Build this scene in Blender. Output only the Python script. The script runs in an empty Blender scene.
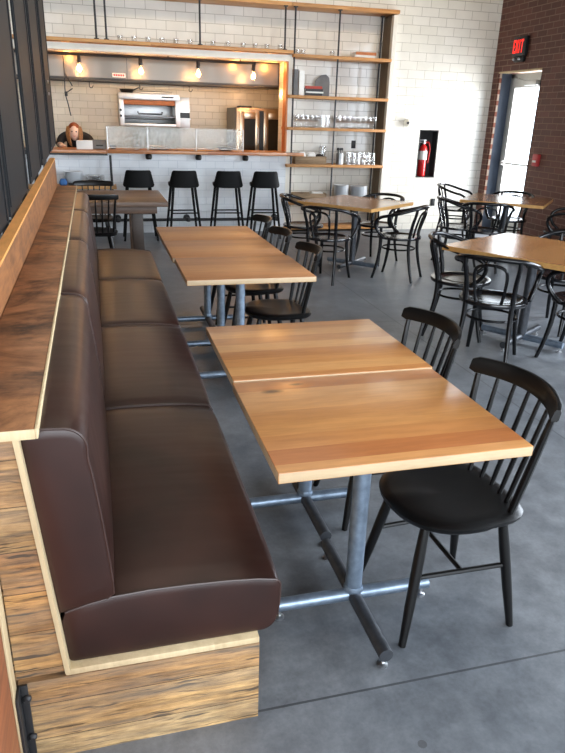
import bpy, bmesh, math, random
from mathutils import Vector, Matrix
random.seed(7)
PI = math.pi
scene = bpy.context.scene
COL = scene.collection
# ------------------------------------------------------------------ materials
def new_mat(name):
    m = bpy.data.materials.new(name); m.use_nodes = True
    nt = m.node_tree; b = nt.nodes['Principled BSDF']
    return m, nt, b
def rgb(r, g, b):
    f = lambda c: (c/255/12.92) if c/255 <= .04045 else ((c/255+.055)/1.055)**2.4
    return (f(r), f(g), f(b), 1)
def N(nt, t, **kw):
    n = nt.nodes.new(t)
    for k, v in kw.items(): setattr(n, k, v)
    return n
def setin(n, **kw):
    for k, v in kw.items(): n.inputs[k.replace('_', ' ')].default_value = v
def mathn(nt, op, a, b=None, c=None):
    n = N(nt, 'ShaderNodeMath', operation=op)
    for i, v in enumerate((a, b, c)):
        if v is None: continue
        if isinstance(v, (int, float)): n.inputs[i].default_value = v
        else: nt.links.new(v, n.inputs[i])
    return n.outputs[0]
def ramp(nt, fac, stops):
    r = N(nt, 'ShaderNodeValToRGB'); nt.links.new(fac, r.inputs[0])
    el = r.color_ramp.elements
    el[0].position, el[0].color = stops[0]; el[1].position, el[1].color = stops[-1]
    for p, c in stops[1:-1]:
        e = el.new(p); e.color = c
    return r.outputs[0]
def coords(nt):
    tc = N(nt, 'ShaderNodeTexCoord'); s = N(nt, 'ShaderNodeSeparateXYZ')
    nt.links.new(tc.outputs['Object'], s.inputs[0])
    return tc.outputs['Object'], s.outputs
def comb(nt, x, y, z):
    c = N(nt, 'ShaderNodeCombineXYZ')
    for i, v in enumerate((x, y, z)):
        if isinstance(v, (int, float)): c.inputs[i].default_value = v
        else: nt.links.new(v, c.inputs[i])
    return c.outputs[0]
def noise(nt, vec, scale, detail=4, rough=.55, out=0):
    n = N(nt, 'ShaderNodeTexNoise'); setin(n, Scale=scale, Detail=detail, Roughness=rough)
    nt.links.new(vec, n.inputs['Vector']); return n.outputs[out]
def mixc(nt, fac, a, b, mode='MIX'):
    m = N(nt, 'ShaderNodeMix', data_type='RGBA', blend_type=mode)
    for sock, v in ((m.inputs[0], fac), (m.inputs[6], a), (m.inputs[7], b)):
        if isinstance(v, (int, float, tuple)): sock.default_value = v
        else: nt.links.new(v, sock)
    return m.outputs[2]
def bump(nt, b, h, strength=.3, dist=.01):
    n = N(nt, 'ShaderNodeBump'); setin(n, Strength=strength, Distance=dist)
    nt.links.new(h, n.inputs['Height']); nt.links.new(n.outputs[0], b.inputs['Normal'])

def plain(name, col, rough=.5, metal=0, var=.12, vs=14, coat=0, spec=.5, bmp=0):
    m, nt, b = new_mat(name)
    o, s = coords(nt); f = noise(nt, o, vs)
    d = tuple(c*(1-var) for c in col[:3])+(1,); l = tuple(min(1, c*(1+var)) for c in col[:3])+(1,)
    nt.links.new(ramp(nt, f, [(.3, d), (.7, l)]), b.inputs['Base Color'])
    setin(b, Roughness=rough, Metallic=metal)
    b.inputs['Coat Weight'].default_value = coat; b.inputs['Specular IOR Level'].default_value = spec
    if bmp: bump(nt, b, noise(nt, o, vs*6), bmp, .003)
    return m
def emis(name, col, strength):
    m, nt, b = new_mat(name)
    b.inputs['Base Color'].default_value = (0, 0, 0, 1)
    b.inputs['Emission Color'].default_value = col; b.inputs['Emission Strength'].default_value = strength
    return m
def glassy(name, tint=(1, 1, 1, 1), gl=.12, rough=.02, body=None, bodyf=0):
    m, nt, b = new_mat(name)
    nt.nodes.remove(b)
    out = nt.nodes['Material Output']
    t = N(nt, 'ShaderNodeBsdfTransparent'); t.inputs[0].default_value = tint
    g = N(nt, 'ShaderNodeBsdfGlossy'); g.inputs['Roughness'].default_value = rough
    lw = N(nt, 'ShaderNodeLayerWeight'); lw.inputs[0].default_value = .35
    f = mathn(nt, 'ADD', mathn(nt, 'MULTIPLY', lw.outputs['Facing'], .5), gl)
    mx = N(nt, 'ShaderNodeMixShader'); nt.links.new(f, mx.inputs[0])
    nt.links.new(t.outputs[0], mx.inputs[1]); nt.links.new(g.outputs[0], mx.inputs[2])
    last = mx.outputs[0]
    if body:
        d = N(nt, 'ShaderNodeBsdfDiffuse'); d.inputs[0].default_value = body
        o, s = coords(nt)
        ff = mathn(nt, 'MULTIPLY', noise(nt, o, 18), bodyf*2)
        m2 = N(nt, 'ShaderNodeMixShader'); nt.links.new(ff, m2.inputs[0])
        nt.links.new(last, m2.inputs[1]); nt.links.new(d.outputs[0], m2.inputs[2]); last = m2.outputs[0]
    nt.links.new(last, out.inputs[0])
    return m
def tile(name, ax, w, h, c1, c2, mortar, rough=.2, ms=.004, off=(0, 0), bmp=.4, coat=0.0):
    m, nt, b = new_mat(name)
    o, s = coords(nt)
    v = comb(nt, mathn(nt, 'ADD', s[ax], off[0]), mathn(nt, 'ADD', s[2], off[1]), 0)
    t = N(nt, 'ShaderNodeTexBrick'); t.offset = .5
    setin(t, Color1=c1, Color2=c2, Mortar=mortar, Scale=1.0)
    t.inputs['Mortar Size'].default_value = ms; t.inputs['Mortar Smooth'].default_value = .2
    t.inputs['Brick Width'].default_value = w; t.inputs['Row Height'].default_value = h; t.inputs['Bias'].default_value = 0
    nt.links.new(v, t.inputs['Vector'])
    n1 = noise(nt, o, 3.0, 3)
    col = mixc(nt, .25, t.outputs['Color'], ramp(nt, n1, [(.3, (.55, .55, .55, 1)), (.7, (1, 1, 1, 1))]), 'MULTIPLY')
    nt.links.new(col, b.inputs['Base Color'])
    nt.links.new(mathn(nt, 'ADD', mathn(nt, 'MULTIPLY', t.outputs['Fac'], .5), rough), b.inputs['Roughness'])
    b.inputs['Coat Weight'].default_value = coat
    bump(nt, b, mathn(nt, 'ADD', mathn(nt, 'SUBTRACT', 1, t.outputs['Fac']), mathn(nt, 'MULTIPLY', noise(nt, o, 5, 2), .25)), bmp, .004)
    return m
def wood(name, cols, across=1, along=0, w=.09, rough=.35, grain=1.0, dark=.0, coat=0, knots=(), gap=.0, seed=0, sat=None, streak=9, bmp=.15, seg=0, contrast=.35, grey=0, crack=0, blotch=0):
    """boards side by side on the axis `across`, grain running on `along`"""
    m, nt, b = new_mat(name)
    o, s = coords(nt)
    third = 3-across-along
    q = mathn(nt, 'ADD', mathn(nt, 'DIVIDE', s[across], w), 37.3+seed)
    idx = mathn(nt, 'FLOOR', q)
    if seg:
        sh = N(nt, 'ShaderNodeTexWhiteNoise', noise_dimensions='1D'); nt.links.new(idx, sh.inputs['W'])
        idx = mathn(nt, 'ADD', mathn(nt, 'MULTIPLY', idx, 13.7), mathn(nt, 'FLOOR', mathn(nt, 'ADD', mathn(nt, 'DIVIDE', s[along], seg), mathn(nt, 'MULTIPLY', sh.outputs[0], 5))))
    wn = N(nt, 'ShaderNodeTexWhiteNoise', noise_dimensions='1D'); nt.links.new(idx, wn.inputs['W'])
    base = ramp(nt, wn.outputs[0], [(i/(len(cols)-1), c) for i, c in enumerate(cols)])
    c3 = [0, 0, 0]
    c3[along] = mathn(nt, 'ADD', mathn(nt, 'MULTIPLY', s[along], 1.3*grain), mathn(nt, 'MULTIPLY', idx, 3.7))
    c3[across] = mathn(nt, 'MULTIPLY', s[across], streak*grain); c3[third] = mathn(nt, 'MULTIPLY', s[third], streak*grain)
    gv = comb(nt, *c3)
    g = noise(nt, gv, 4.5, 8, .62)
    lo = 1-contrast
    col = mixc(nt, 1.0, base, ramp(nt, g, [(.3, (lo, lo*.96, lo*.92, 1)), (.62, (1, 1, 1, 1))]), 'MULTIPLY')
    if dark:
        g2 = noise(nt, gv, 1.1, 7, .7)
        mask = ramp(nt, g2, [(.5, (0, 0, 0, 1)), (.66, (1, 1, 1, 1))])
        mk = mathn(nt, 'MULTIPLY', mask, dark)
        col = mixc(nt, mk, col, (.035, .022, .016, 1))
    if blotch:
        nb = N(nt, 'ShaderNodeTexNoise'); setin(nb, Scale=3.2, Detail=7, Roughness=.68, Distortion=1.2); nt.links.new(o, nb.inputs['Vector'])
        bl = ramp(nt, nb.outputs[0], [(.40, (.22, .16, .12, 1)), (.52, (.8, .74, .68, 1)), (.62, (1, 1, 1, 1))])
        col = mixc(nt, blotch, col, bl, 'MULTIPLY')
    if crack:
        w2 = noise(nt, o, 7, 3, .6)
        kv = [0, 0, 0]; kv[along] = mathn(nt, 'MULTIPLY', s[along], 5); kv[across] = mathn(nt, 'ADD', mathn(nt, 'MULTIPLY', s[across], 75), mathn(nt, 'MULTIPLY', w2, 2.2)); kv[third] = 0.0
        ck = ramp(nt, noise(nt, comb(nt, *kv), 1.0, 4, .55), [(.36, (1, 1, 1, 1)), (.43, (0, 0, 0, 1))])
        col = mixc(nt, mathn(nt, 'MULTIPLY', ck, crack), col, (.045, .03, .02, 1))
        br = ramp(nt, noise(nt, o, 5.5, 4, .6), [(.35, (.62, .56, .5, 1)), (.62, (1.0, 1.0, 1.0, 1))])
        col = mixc(nt, 1.0, col, br, 'MULTIPLY')
    if grey:
        gm = ramp(nt, noise(nt, gv, .55, 5, .7), [(.42, (0, 0, 0, 1)), (.6, (1, 1, 1, 1))])
        col = mixc(nt, mathn(nt, 'MULTIPLY', gm, grey), col, (.21, .185, .155, 1))
    for (ka, kc, kr) in knots:
        dx = mathn(nt, 'MULTIPLY', mathn(nt, 'SUBTRACT', s[along], ka), .45); dy = mathn(nt, 'SUBTRACT', s[across], kc)
        d = mathn(nt, 'SQRT', mathn(nt, 'ADD', mathn(nt, 'MULTIPLY', dx, dx), mathn(nt, 'MULTIPLY', dy, dy)))
        f = ramp(nt, mathn(nt, 'DIVIDE', d, kr), [(.3, (1, 1, 1, 1)), (1, (0, 0, 0, 1))])
        col = mixc(nt, f, col, (.04, .016, .008, 1))
    if gap:
        fr = mathn(nt, 'FRACT', q)
        e = mathn(nt, 'LESS_THAN', mathn(nt, 'MINIMUM', fr, mathn(nt, 'SUBTRACT', 1, fr)), gap/w)
        col = mixc(nt, mathn(nt, 'MULTIPLY', e, .8), col, (.02, .012, .008, 1))
    nt.links.new(col, b.inputs['Base Color'])
    setin(b, Roughness=rough); b.inputs['Coat Weight'].default_value = coat; b.inputs['Coat Roughness'].default_value = .2
    if bmp: bump(nt, b, g, bmp, .004)
    return m

M = {}
M['oak'] = wood('oak_table_warm', [rgb(176, 106, 54), rgb(210, 150, 88), rgb(184, 116, 60), rgb(214, 158, 98), rgb(166, 94, 48), rgb(196, 130, 72)], w=.083, rough=.3, coat=.25, gap=0, contrast=.2, bmp=.03, knots=[(-.26, .215, .02), (-.165, .262, .014)], seed=3)
M['oak2'] = wood('oak_table_light', [rgb(206, 148, 88), rgb(182, 120, 66), rgb(214, 162, 102), rgb(194, 134, 76)], w=.083, rough=.3, coat=.25, contrast=.2, bmp=.03, seed=11)
M['oak3'] = wood('oak_table_far', [rgb(186, 130, 84), rgb(170, 114, 70), rgb(194, 140, 92), rgb(178, 122, 76)], w=.1, rough=.42, coat=.0, contrast=.2, bmp=.03, seed=21)
M['oak_edge'] = wood('oak_edge_pale', [rgb(196, 170, 134), rgb(204, 180, 146)], w=.3, rough=.4, contrast=.18, bmp=.02)
M['bistro'] = wood('bistro_table_oak', [rgb(170, 116, 66), rgb(188, 136, 84), rgb(158, 104, 56), rgb(180, 126, 74)], w=.1, rough=.22, coat=.5, contrast=.2, bmp=.03, seed=5)
M['bistro_edge'] = wood('bistro_table_edge', [rgb(196, 146, 84), rgb(206, 160, 98)], w=.3, rough=.4, contrast=.2, bmp=.02)
M['reclaimed'] = wood('reclaimed_barn_boards', [rgb(232, 196, 138), rgb(204, 152, 92), rgb(226, 192, 140), rgb(190, 134, 80), rgb(236, 204, 148), rgb(212, 164, 104)], across=2, along=0, w=.118, rough=.7, dark=.5, gap=.0012, contrast=.7, streak=15, bmp=.7, seed=.1, grain=1.7, grey=.35, crack=.9)
M['ledge'] = wood('ledge_rustic_boards', [rgb(166, 116, 78), rgb(154, 106, 72), rgb(176, 124, 82), rgb(146, 102, 72)], across=1, along=0, w=.9, rough=.5, dark=.9, contrast=.45, streak=2.2, bmp=.2, seed=4, grain=1.7, blotch=.85)
M['pine'] = wood('orange_pine_board', [rgb(158, 104, 60), rgb(168, 114, 68)], across=2, along=1, w=.5, rough=.55, dark=.35, blotch=.5, contrast=.35, streak=10, bmp=.1)
M['pine_top'] = wood('yellow_pine_edge', [rgb(240, 168, 92), rgb(246, 178, 104)], across=2, along=1, w=.5, rough=.5, contrast=.2, bmp=.05)
M['ply'] = wood('pale_ply_edge', [rgb(198, 176, 138), rgb(210, 190, 152)], across=0, along=2, w=.3, rough=.6, contrast=.2, bmp=.05)
M['post'] = wood('orange_reclaimed_side', [rgb(158, 92, 56), rgb(172, 108, 68)], across=2, along=1, w=.3, rough=.6, dark=.3, contrast=.4)
M['shelf'] = wood('shelf_pine', [rgb(206, 150, 88), rgb(190, 132, 74), rgb(216, 164, 100)], across=1, along=0, w=.3, rough=.5, dark=.1, contrast=.35, streak=12, seg=1.4)
M['shelf_side'] = wood('grey_brown_side_panel', [rgb(120, 104, 82), rgb(132, 114, 90)], across=1, along=2, w=.5, rough=.6, contrast=.4)
M['counter'] = wood('bar_counter_wood', [rgb(192, 124, 76), rgb(212, 150, 98), rgb(178, 110, 66), rgb(224, 168, 114)], across=1, along=0, w=.08, rough=.3, dark=.25, contrast=.4, seg=.7, coat=.2)
M['dark_table'] = wood('brown_grey_table_boards', [rgb(112, 86, 68), rgb(98, 74, 58), rgb(126, 100, 80)], across=1, along=0, w=.16, rough=.45, dark=.3, contrast=.4, gap=.002)
M['crate'] = wood('crate_wood', [rgb(150, 126, 96), rgb(136, 112, 84)], across=2, along=0, w=.08, rough=.7, dark=.2, contrast=.4)
M['opening_post'] = wood('orange_post', [rgb(190, 116, 60), rgb(204, 132, 72)], across=0, along=2, w=.3, rough=.5, dark=.1, contrast=.3)
# leather
def leather():
    m, nt, b = new_mat('brown_leather')
    o, s = coords(nt)
    n1 = noise(nt, o, 4, 2)
    nt.links.new(ramp(nt, n1, [(.3, (.020, .0072, .0052, 1)), (.72, (.042, .0155, .011, 1))]), b.inputs['Base Color'])
    setin(b, Roughness=.36)
    wv = comb(nt, mathn(nt, 'MULTIPLY', s[0], 1.2), mathn(nt, 'MULTIPLY', s[1], 6), mathn(nt, 'MULTIPLY', s[2], 2))
    bump(nt, b, noise(nt, wv, 2.2, 1.5), .35, .005)
    b.inputs['Specular IOR Level'].default_value = .42
    return m
M['leather'] = leather()
M['piping'] = plain('leather_piping', (.04, .02, .016, 1), .35)
M['black'] = plain('satin_black_paint', (.0035, .0033, .0033, 1), .34, spec=.32)
M['black2'] = plain('satin_black_bentwood', (.003, .003, .004, 1), .25, spec=.4)
M['seat_black'] = plain('glossy_black_seat', (.006, .006, .008, 1), .16, spec=.6)
M['stool'] = plain('matt_black_shell', (.003, .003, .0032, 1), .6, spec=.2)
M['pipe'] = plain('steel_pipe', (.23, .29, .37, 1), .36, metal=.7, var=.2, vs=30)
M['pipe_dark'] = plain('dark_steel_pipe', (.07, .075, .085, 1), .42, metal=.6, var=.2, vs=30)
M['iron'] = plain('black_iron', (.03, .03, .032, 1), .45, metal=.3)
M['zinc'] = plain('zinc_glide', (.55, .56, .58, 1), .3, metal=1)
M['charcoal'] = plain('charcoal_painted_board', (.0065, .0078, .0096, 1), .6, var=.2, vs=5, bmp=.2, spec=.25)
M['white'] = plain('white_paint', rgb(232, 228, 216), .5, var=.03)
M['ceramic'] = plain('white_ceramic', rgb(228, 232, 236), .25, var=.03)
M['steel'] = plain('brushed_steel', (.78, .78, .77, 1), .42, metal=.8, var=.06)
M['steel_dk'] = plain('grey_steel', (.3, .3, .3, 1), .35, metal=.9, var=.06)
def hoodm():
    m, nt, b = new_mat('hood_steel'); o, s = coords(nt)
    setin(b, Roughness=.36, Metallic=1.0); b.inputs['Base Color'].default_value = (.17, .148, .125, 1)
    v = comb(nt, mathn(nt, 'MULTIPLY', s[0], 2.2), mathn(nt, 'MULTIPLY', s[1], .3), mathn(nt, 'MULTIPLY', s[2], .25))
    bump(nt, b, noise(nt, v, 1.3, 1), .5, .05)
    return m
M['hood'] = hoodm()
M['steel_warm_tint'] = plain('steel_painted_warm_reflection', (.55, .4, .27, 1), .28, metal=1, var=.08)  # steel coloured coppery: the warm kitchen reflection is put into the base colour
M['dkglass'] = plain('dark_oven_glass', (.02, .017, .014, 1), .08, var=.1)
M['red'] = plain('red_enamel', rgb(196, 22, 20), .3, coat=.4, var=.05)
M['redp'] = plain('red_pull_station', rgb(190, 60, 60), .4, var=.05)
M['label_w'] = plain('white_paper', rgb(236, 236, 232), .6, var=.02)
M['glass'] = glassy('clear_glass', gl=.07, body=(.75, .78, .8, 1), bodyf=.06)
M['door_glass'] = glassy('door_glass', gl=.04)
M['guard'] = glassy('sneeze_guard_glass', gl=.02, rough=.1, body=(.6, .62, .58, 1), bodyf=.2)
M['bulb'] = glassy('bulb_glass', tint=(1, .93, .8, 1), gl=.1, body=(.9, .8, .6, 1), bodyf=.25)
M['filament'] = emis('filament_glow', (1, .55, .2, 1), 25)
M['exit_red'] = emis('exit_red', (1, .03, .02, 1), 2.2)
M['warm_led'] = emis('heat_lamp_glow', (1, .5, .15, 1), 6)
M['tile_r'] = tile('white_wall_tile', 0, .268, .117, rgb(232, 228, 216), rgb(238, 234, 224), rgb(176, 170, 156), .22, .0035, off=(.07, .02), coat=.3)
M['tile_k'] = tile('kitchen_wall_tile', 0, .235, .104, rgb(222, 204, 176), rgb(230, 214, 186), rgb(186, 166, 138), .25, .0035)
M['tile_b'] = tile('bar_front_tile', 0, .268, .1, rgb(226, 230, 234), rgb(234, 238, 242), rgb(196, 204, 212), .15, .003, coat=.4)
M['brick'] = tile('dark_brown_brick', 1, .215, .078, rgb(112, 70, 58), rgb(92, 57, 48), rgb(146, 120, 104), .7, .006, bmp=.8)
M['brick_sunlit'] = tile('jamb_brick_painted_sun', 1, .2, .078, rgb(132, 72, 54), rgb(148, 84, 64), rgb(186, 166, 148), .7, .007, bmp=.8)  # wall brick in a lighter tone: grazing sun painted into the jamb strip
M['wallpaint'] = plain('plaster_paint', rgb(132, 128, 122), .8, var=.04, vs=2)
M['ceil'] = plain('ceiling_paint', rgb(110, 108, 106), .9, var=.05, vs=2)
M['door_blue'] = plain('blue_grey_reveal', rgb(72, 82, 98), .45, var=.05)
M['alu'] = plain('aluminium_frame', (.62, .62, .6, 1), .35, metal=.5, var=.04)
M['skin'] = plain('skin', rgb(236, 204, 186), .5, var=.05)
M['cloth_black'] = plain('black_shirt', (.012, .012, .015, 1), .85)
M['hair'] = plain('auburn_hair', rgb(128, 62, 30), .5, var=.3, vs=60)
M['hair_l'] = plain('blond_hair', rgb(150, 108, 66), .5, var=.3, vs=60)
M['jeans'] = plain('dark_jeans', (.02, .025, .05, 1), .85)
M['green'] = plain('green_herbs', rgb(70, 110, 60), .6, var=.3, vs=40)
M['blue'] = plain('blue_cloth', rgb(60, 104, 160), .8)
M['paper_red'] = plain('red_book', rgb(170, 60, 44), .6)
M['paper_dk'] = plain('black_book', rgb(36, 34, 38), .5)
M['paper_or'] = plain('orange_book', rgb(196, 120, 70), .6)
M['slate'] = plain('grey_slate', rgb(108, 108, 108), .5)
M['wax'] = plain('pale_wax', rgb(240, 236, 220), .5)
M['black_plate'] = plain('black_plate', (.006, .006, .006, 1), .4)
def concrete():
    m, nt, b = new_mat('polished_concrete')
    o, s = coords(nt)
    n1 = noise(nt, o, 1.1, 6, .65); n2 = noise(nt, o, 7, 8, .7); n3 = noise(nt, o, 60, 4, .7)
    c = ramp(nt, n1, [(.3, rgb(104, 109, 115)), (.7, rgb(137, 140, 143))])
    c = mixc(nt, .7, c, ramp(nt, n2, [(.36, (.5, .5, .52, 1)), (.62, (1, 1, 1, 1))]), 'MULTIPLY')
    c = mixc(nt, .6, c, ramp(nt, noise(nt, o, 2.6, 6, .72), [(.36, (.6, .61, .63, 1)), (.58, (1.0, 1.0, 1.0, 1))]), 'MULTIPLY')
    c = mixc(nt, .25, c, ramp(nt, n3, [(.3, (.45, .45, .45, 1)), (.6, (1, 1, 1, 1))]), 'MULTIPLY')
    def line(sock, pos, wd, cc, k):
        d = mathn(nt, 'ABSOLUTE', mathn(nt, 'SUBTRACT', sock, pos))
        return mixc(nt, mathn(nt, 'MULTIPLY', mathn(nt, 'LESS_THAN', d, wd), k), cc, (.03, .033, .036, 1))
    for p in (1.37, 5.0, 8.6): c = line(s[1], p, .004, c, .75)
    for p in (2.38,): c = line(s[0], p, .004, c, .7)
    # old round stain near the bench end
    dx = mathn(nt, 'SUBTRACT', s[0], .755); dy = mathn(nt, 'SUBTRACT', s[1], 1.16)
    d = mathn(nt, 'SQRT', mathn(nt, 'ADD', mathn(nt, 'MULTIPLY', dx, dx), mathn(nt, 'MULTIPLY', dy, dy)))
    c = mixc(nt, mathn(nt, 'MULTIPLY', mathn(nt, 'LESS_THAN', d, .013), .5), c, (.03, .03, .03, 1))
    nt.links.new(c, b.inputs['Base Color'])
    nt.links.new(ramp(nt, n2, [(.3, (.3, .3, .3, 1)), (.7, (.48, .48, .48, 1))]), b.inputs['Roughness'])
    b.inputs['Specular IOR Level'].default_value = .45
    bump(nt, b, n3, .06, .003)
    return m
M['concrete'] = concrete()

# ------------------------------------------------------------------ mesh helpers
def obj(name, bm, mats, parent=None, smooth=True, loc=None):
    me = bpy.data.meshes.new(name)
    bmesh.ops.recalc_face_normals(bm, faces=bm.faces)
    bm.to_mesh(me); bm.free()
    if not isinstance(mats, (list, tuple)): mats = [mats]
    for m in mats: me.materials.append(m)
    for p in me.polygons: p.use_smooth = smooth
    if smooth:
        try: me.set_sharp_from_angle(angle=math.radians(38))
        except Exception: pass
    o = bpy.data.objects.new(name, me); COL.objects.link(o)
    if parent: o.parent = parent
    if loc: o.location = loc
    return o
def tag(o, label, cat, group=None, kind=None):
    o['label'] = label; o['category'] = cat
    if group: o['group'] = group
    if kind: o['kind'] = kind
    return o
def thing(name, label, cat, loc=(0, 0, 0), rz=0, group=None):
    o = bpy.data.objects.new(name, None); COL.objects.link(o); o.empty_display_size = .1
    o.location = loc; o.rotation_euler = (0, 0, rz)
    return tag(o, label, cat, group)
def struct(name, bm, mats, smooth=False):
    o = obj(name, bm, mats, None, smooth); o['kind'] = 'structure'; return o
def dup(root, loc, rz=None, label=None, group=None):
    r = root.copy(); COL.objects.link(r); r.location = loc
    if rz is not None: r.rotation_euler = (0, 0, rz)
    if label: r['label'] = label
    if group: r['group'] = group
    for ch in list(root.children):
        c = ch.copy(); COL.objects.link(c); c.parent = r
        for g in list(ch.children):
            d = g.copy(); COL.objects.link(d); d.parent = c
    return r
def box(bm, x0, x1, y0, y1, z0, z1, bev=0, mi=0, seg=2, topmi=None, sidemi=None):
    vs = [bm.verts.new((x, y, z)) for x in (x0, x1) for y in (y0, y1) for z in (z0, z1)]
    F = [(0, 1, 3, 2), (4, 6, 7, 5), (0, 4, 5, 1), (2, 3, 7, 6), (0, 2, 6, 4), (1, 5, 7, 3)]
    fs = []
    for i, f in enumerate(F):
        fc = bm.faces.new([vs[k] for k in f]); fc.material_index = mi
        if topmi is not None and i == 5: fc.material_index = topmi
        if sidemi is not None and i < 4: fc.material_index = sidemi
        fs.append(fc)
    if bev:
        es = set(e for f in fs for e in f.edges)
        bmesh.ops.bevel(bm, geom=list(es), offset=bev, segments=seg, profile=.5, affect='EDGES', clamp_overlap=True)
    return bm
def bx(*a, **k): return box(bmesh.new(), *a, **k)
def smooth_pts(pts, n=6, closed=False):
    P = [Vector(p) for p in pts]; out = []
    L = len(P); rng = range(L if closed else L-1)
    for i in rng:
        p0 = P[(i-1) % L] if closed or i > 0 else P[0]*2-P[1]
        p1 = P[i]; p2 = P[(i+1) % L]
        p3 = P[(i+2) % L] if closed or i+2 < L else P[-1]*2-P[-2]
        for k in range(n):
            t = k/n
            out.append(.5*((2*p1)+(-p0+p2)*t+(2*p0-5*p1+4*p2-p3)*t*t+(-p0+3*p1-3*p2+p3)*t**3))
    if not closed: out.append(P[-1])
    return out
def tube(bm, pts, r, seg=8, closed=False, sm=0, mi=0, flat=1.0):
    if sm:
        rr = r if not isinstance(r, (list, tuple)) else [r[min(len(r)-1, int(i))] if 0 else None for i in []]
        if isinstance(r, (list, tuple)):
            L = len(pts); rr = []
            for i in range(L if closed else L-1):
                for k in range(sm): rr.append(r[i]+(r[(i+1) % L]-r[i])*k/sm)
            if not closed: rr.append(r[-1])
            r = rr
        pts = smooth_pts(pts, sm, closed)
    pts = [Vector(p) for p in pts]; n = len(pts)
    if not isinstance(r, (list, tuple)): r = [r]*n
    T = []
    for i in range(n):
        a = pts[(i-1) % n] if closed or i > 0 else pts[i]; b = pts[(i+1) % n] if closed or i < n-1 else pts[i]
        T.append((b-a).normalized())
    up = Vector((0, 0, 1)) if abs(T[0].z) < .9 else Vector((1, 0, 0))
    u = T[0].cross(up).normalized(); rings = []
    for i in range(n):
        if i:
            ax = T[i-1].cross(T[i])
            if ax.length > 1e-7: u = Matrix.Rotation(T[i-1].angle(T[i]), 3, ax.normalized()) @ u
        u = (u-T[i]*u.dot(T[i])).normalized(); v = T[i].cross(u)
        rings.append([bm.verts.new(pts[i]+(u*math.cos(2*PI*k/seg)+v*math.sin(2*PI*k/seg)*flat)*r[i]) for k in range(seg)])
    m = n if closed else n-1
    for i in range(m):
        A, B = rings[i], rings[(i+1) % n]
        for k in range(seg):
            f = bm.faces.new((A[k], A[(k+1) % seg], B[(k+1) % seg], B[k])); f.material_index = mi
    if not closed:
        f = bm.faces.new(rings[0][::-1]); f.material_index = mi
        f = bm.faces.new(rings[-1]); f.material_index = mi
    return bm
def tb(*a, **k): return tube(bmesh.new(), *a, **k)
def lathe(bm, prof, seg=20, c=(0, 0, 0), mi=0, sx=1, sy=1):
    rings = []
    for (r, z) in prof:
        if r < 1e-6: rings.append([bm.verts.new((c[0], c[1], c[2]+z))])
        else: rings.append([bm.verts.new((c[0]+sx*r*math.cos(2*PI*k/seg), c[1]+sy*r*math.sin(2*PI*k/seg), c[2]+z)) for k in range(seg)])
    for A, B in zip(rings, rings[1:]):
        for k in range(seg):
            if len(A) == 1 and len(B) == 1: continue
            if len(A) == 1: f = bm.faces.new((A[0], B[(k+1) % seg], B[k]))
            elif len(B) == 1: f = bm.faces.new((A[k], A[(k+1) % seg], B[0]))
            else: f = bm.faces.new((A[k], A[(k+1) % seg], B[(k+1) % seg], B[k]))
            f.material_index = mi
    return bm
def lt(*a, **k): return lathe(bmesh.new(), *a, **k)
def prism(bm, outline, z0, z1, mi=0, sidemi=None):
    a = [bm.verts.new((x, y, z0)) for x, y in outline]; b = [bm.verts.new((x, y, z1)) for x, y in outline]
    bm.faces.new(a[::-1]).material_index = mi; bm.faces.new(b).material_index = mi
    n = len(a)
    for i in range(n):
        bm.faces.new((a[i], a[(i+1) % n], b[(i+1) % n], b[i])).material_index = mi if sidemi is None else sidemi
    return bm
def rrect(hx, hy, r, n=5, cx=0, cy=0):
    o = []
    for sx, sy, a0 in ((1, 1, 0), (-1, 1, PI/2), (-1, -1, PI), (1, -1, 1.5*PI)):
        for k in range(n+1):
            a = a0+PI/2*k/n
            o.append((cx+sx*(hx-r)+r*math.cos(a), cy+sy*(hy-r)+r*math.sin(a)))
    return o
def puff(x0, x1, y0, y1, z0, z1, r=.04, n=(10, 16, 6), top=.0, front=.0, shear=0, ends=0):
    """a padded block: rounded edges, crowned faces"""
    bm = bmesh.new(); V = {}
    nx, ny, nz = n
    c = Vector(((x0+x1)/2, (y0+y1)/2, (z0+z1)/2)); h = Vector(((x1-x0)/2, (y1-y0)/2, (z1-z0)/2))
    def co(t, hh, m):       # cluster samples near the edges
        s = t/m*2-1; a = r/hh
        lin = [-1, -1+a*.3, -1+a*.65, -1+a]; k = m-6
        if t <= 3: return lin[t]
        if t >= m-3: return -lin[m-t]
        return (-1+a)+(2-2*a)*(t-3)/k
    nx, ny, nz = nx+6, ny+6, nz+6
    def vert(i, j, k):
        if (i, j, k) in V: return V[(i, j, k)]
        s = Vector((co(i, h.x, nx), co(j, h.y, ny), co(k, h.z, nz)))
        p = Vector((s.x*h.x, s.y*h.y, s.z*h.z))
        inn = Vector([max(-h[a]+r, min(h[a]-r, p[a])) for a in range(3)])
        d = p-inn
        if d.length > 1e-9: p = inn+d.normalized()*r
        if s.z > .5: p.z += top*(1-s.x**4)*(1-s.y**6)
        if s.x > .5: p.x += front*(1-s.z**4)*(1-abs(s.y)**10*.6)
        p.x -= shear*(p.z+h.z)
        V[(i, j, k)] = bm.verts.new(c+p); return V[(i, j, k)]
    def face(*q): bm.faces.new([vert(*t) for t in q])
    for i in range(nx):
        for j in range(ny):
            for k in (0, nz): face((i, j, k), (i+1, j, k), (i+1, j+1, k), (i, j+1, k))
        for k in range(nz):
            for j in (0, ny): face((i, j, k), (i+1, j, k), (i+1, j, k+1), (i, j, k+1))
    for j in range(ny):
        for k in range(nz):
            for i in (0, nx): face((i, j, k), (i, j+1, k), (i, j+1, k+1), (i, j, k+1))
    return bm

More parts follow.
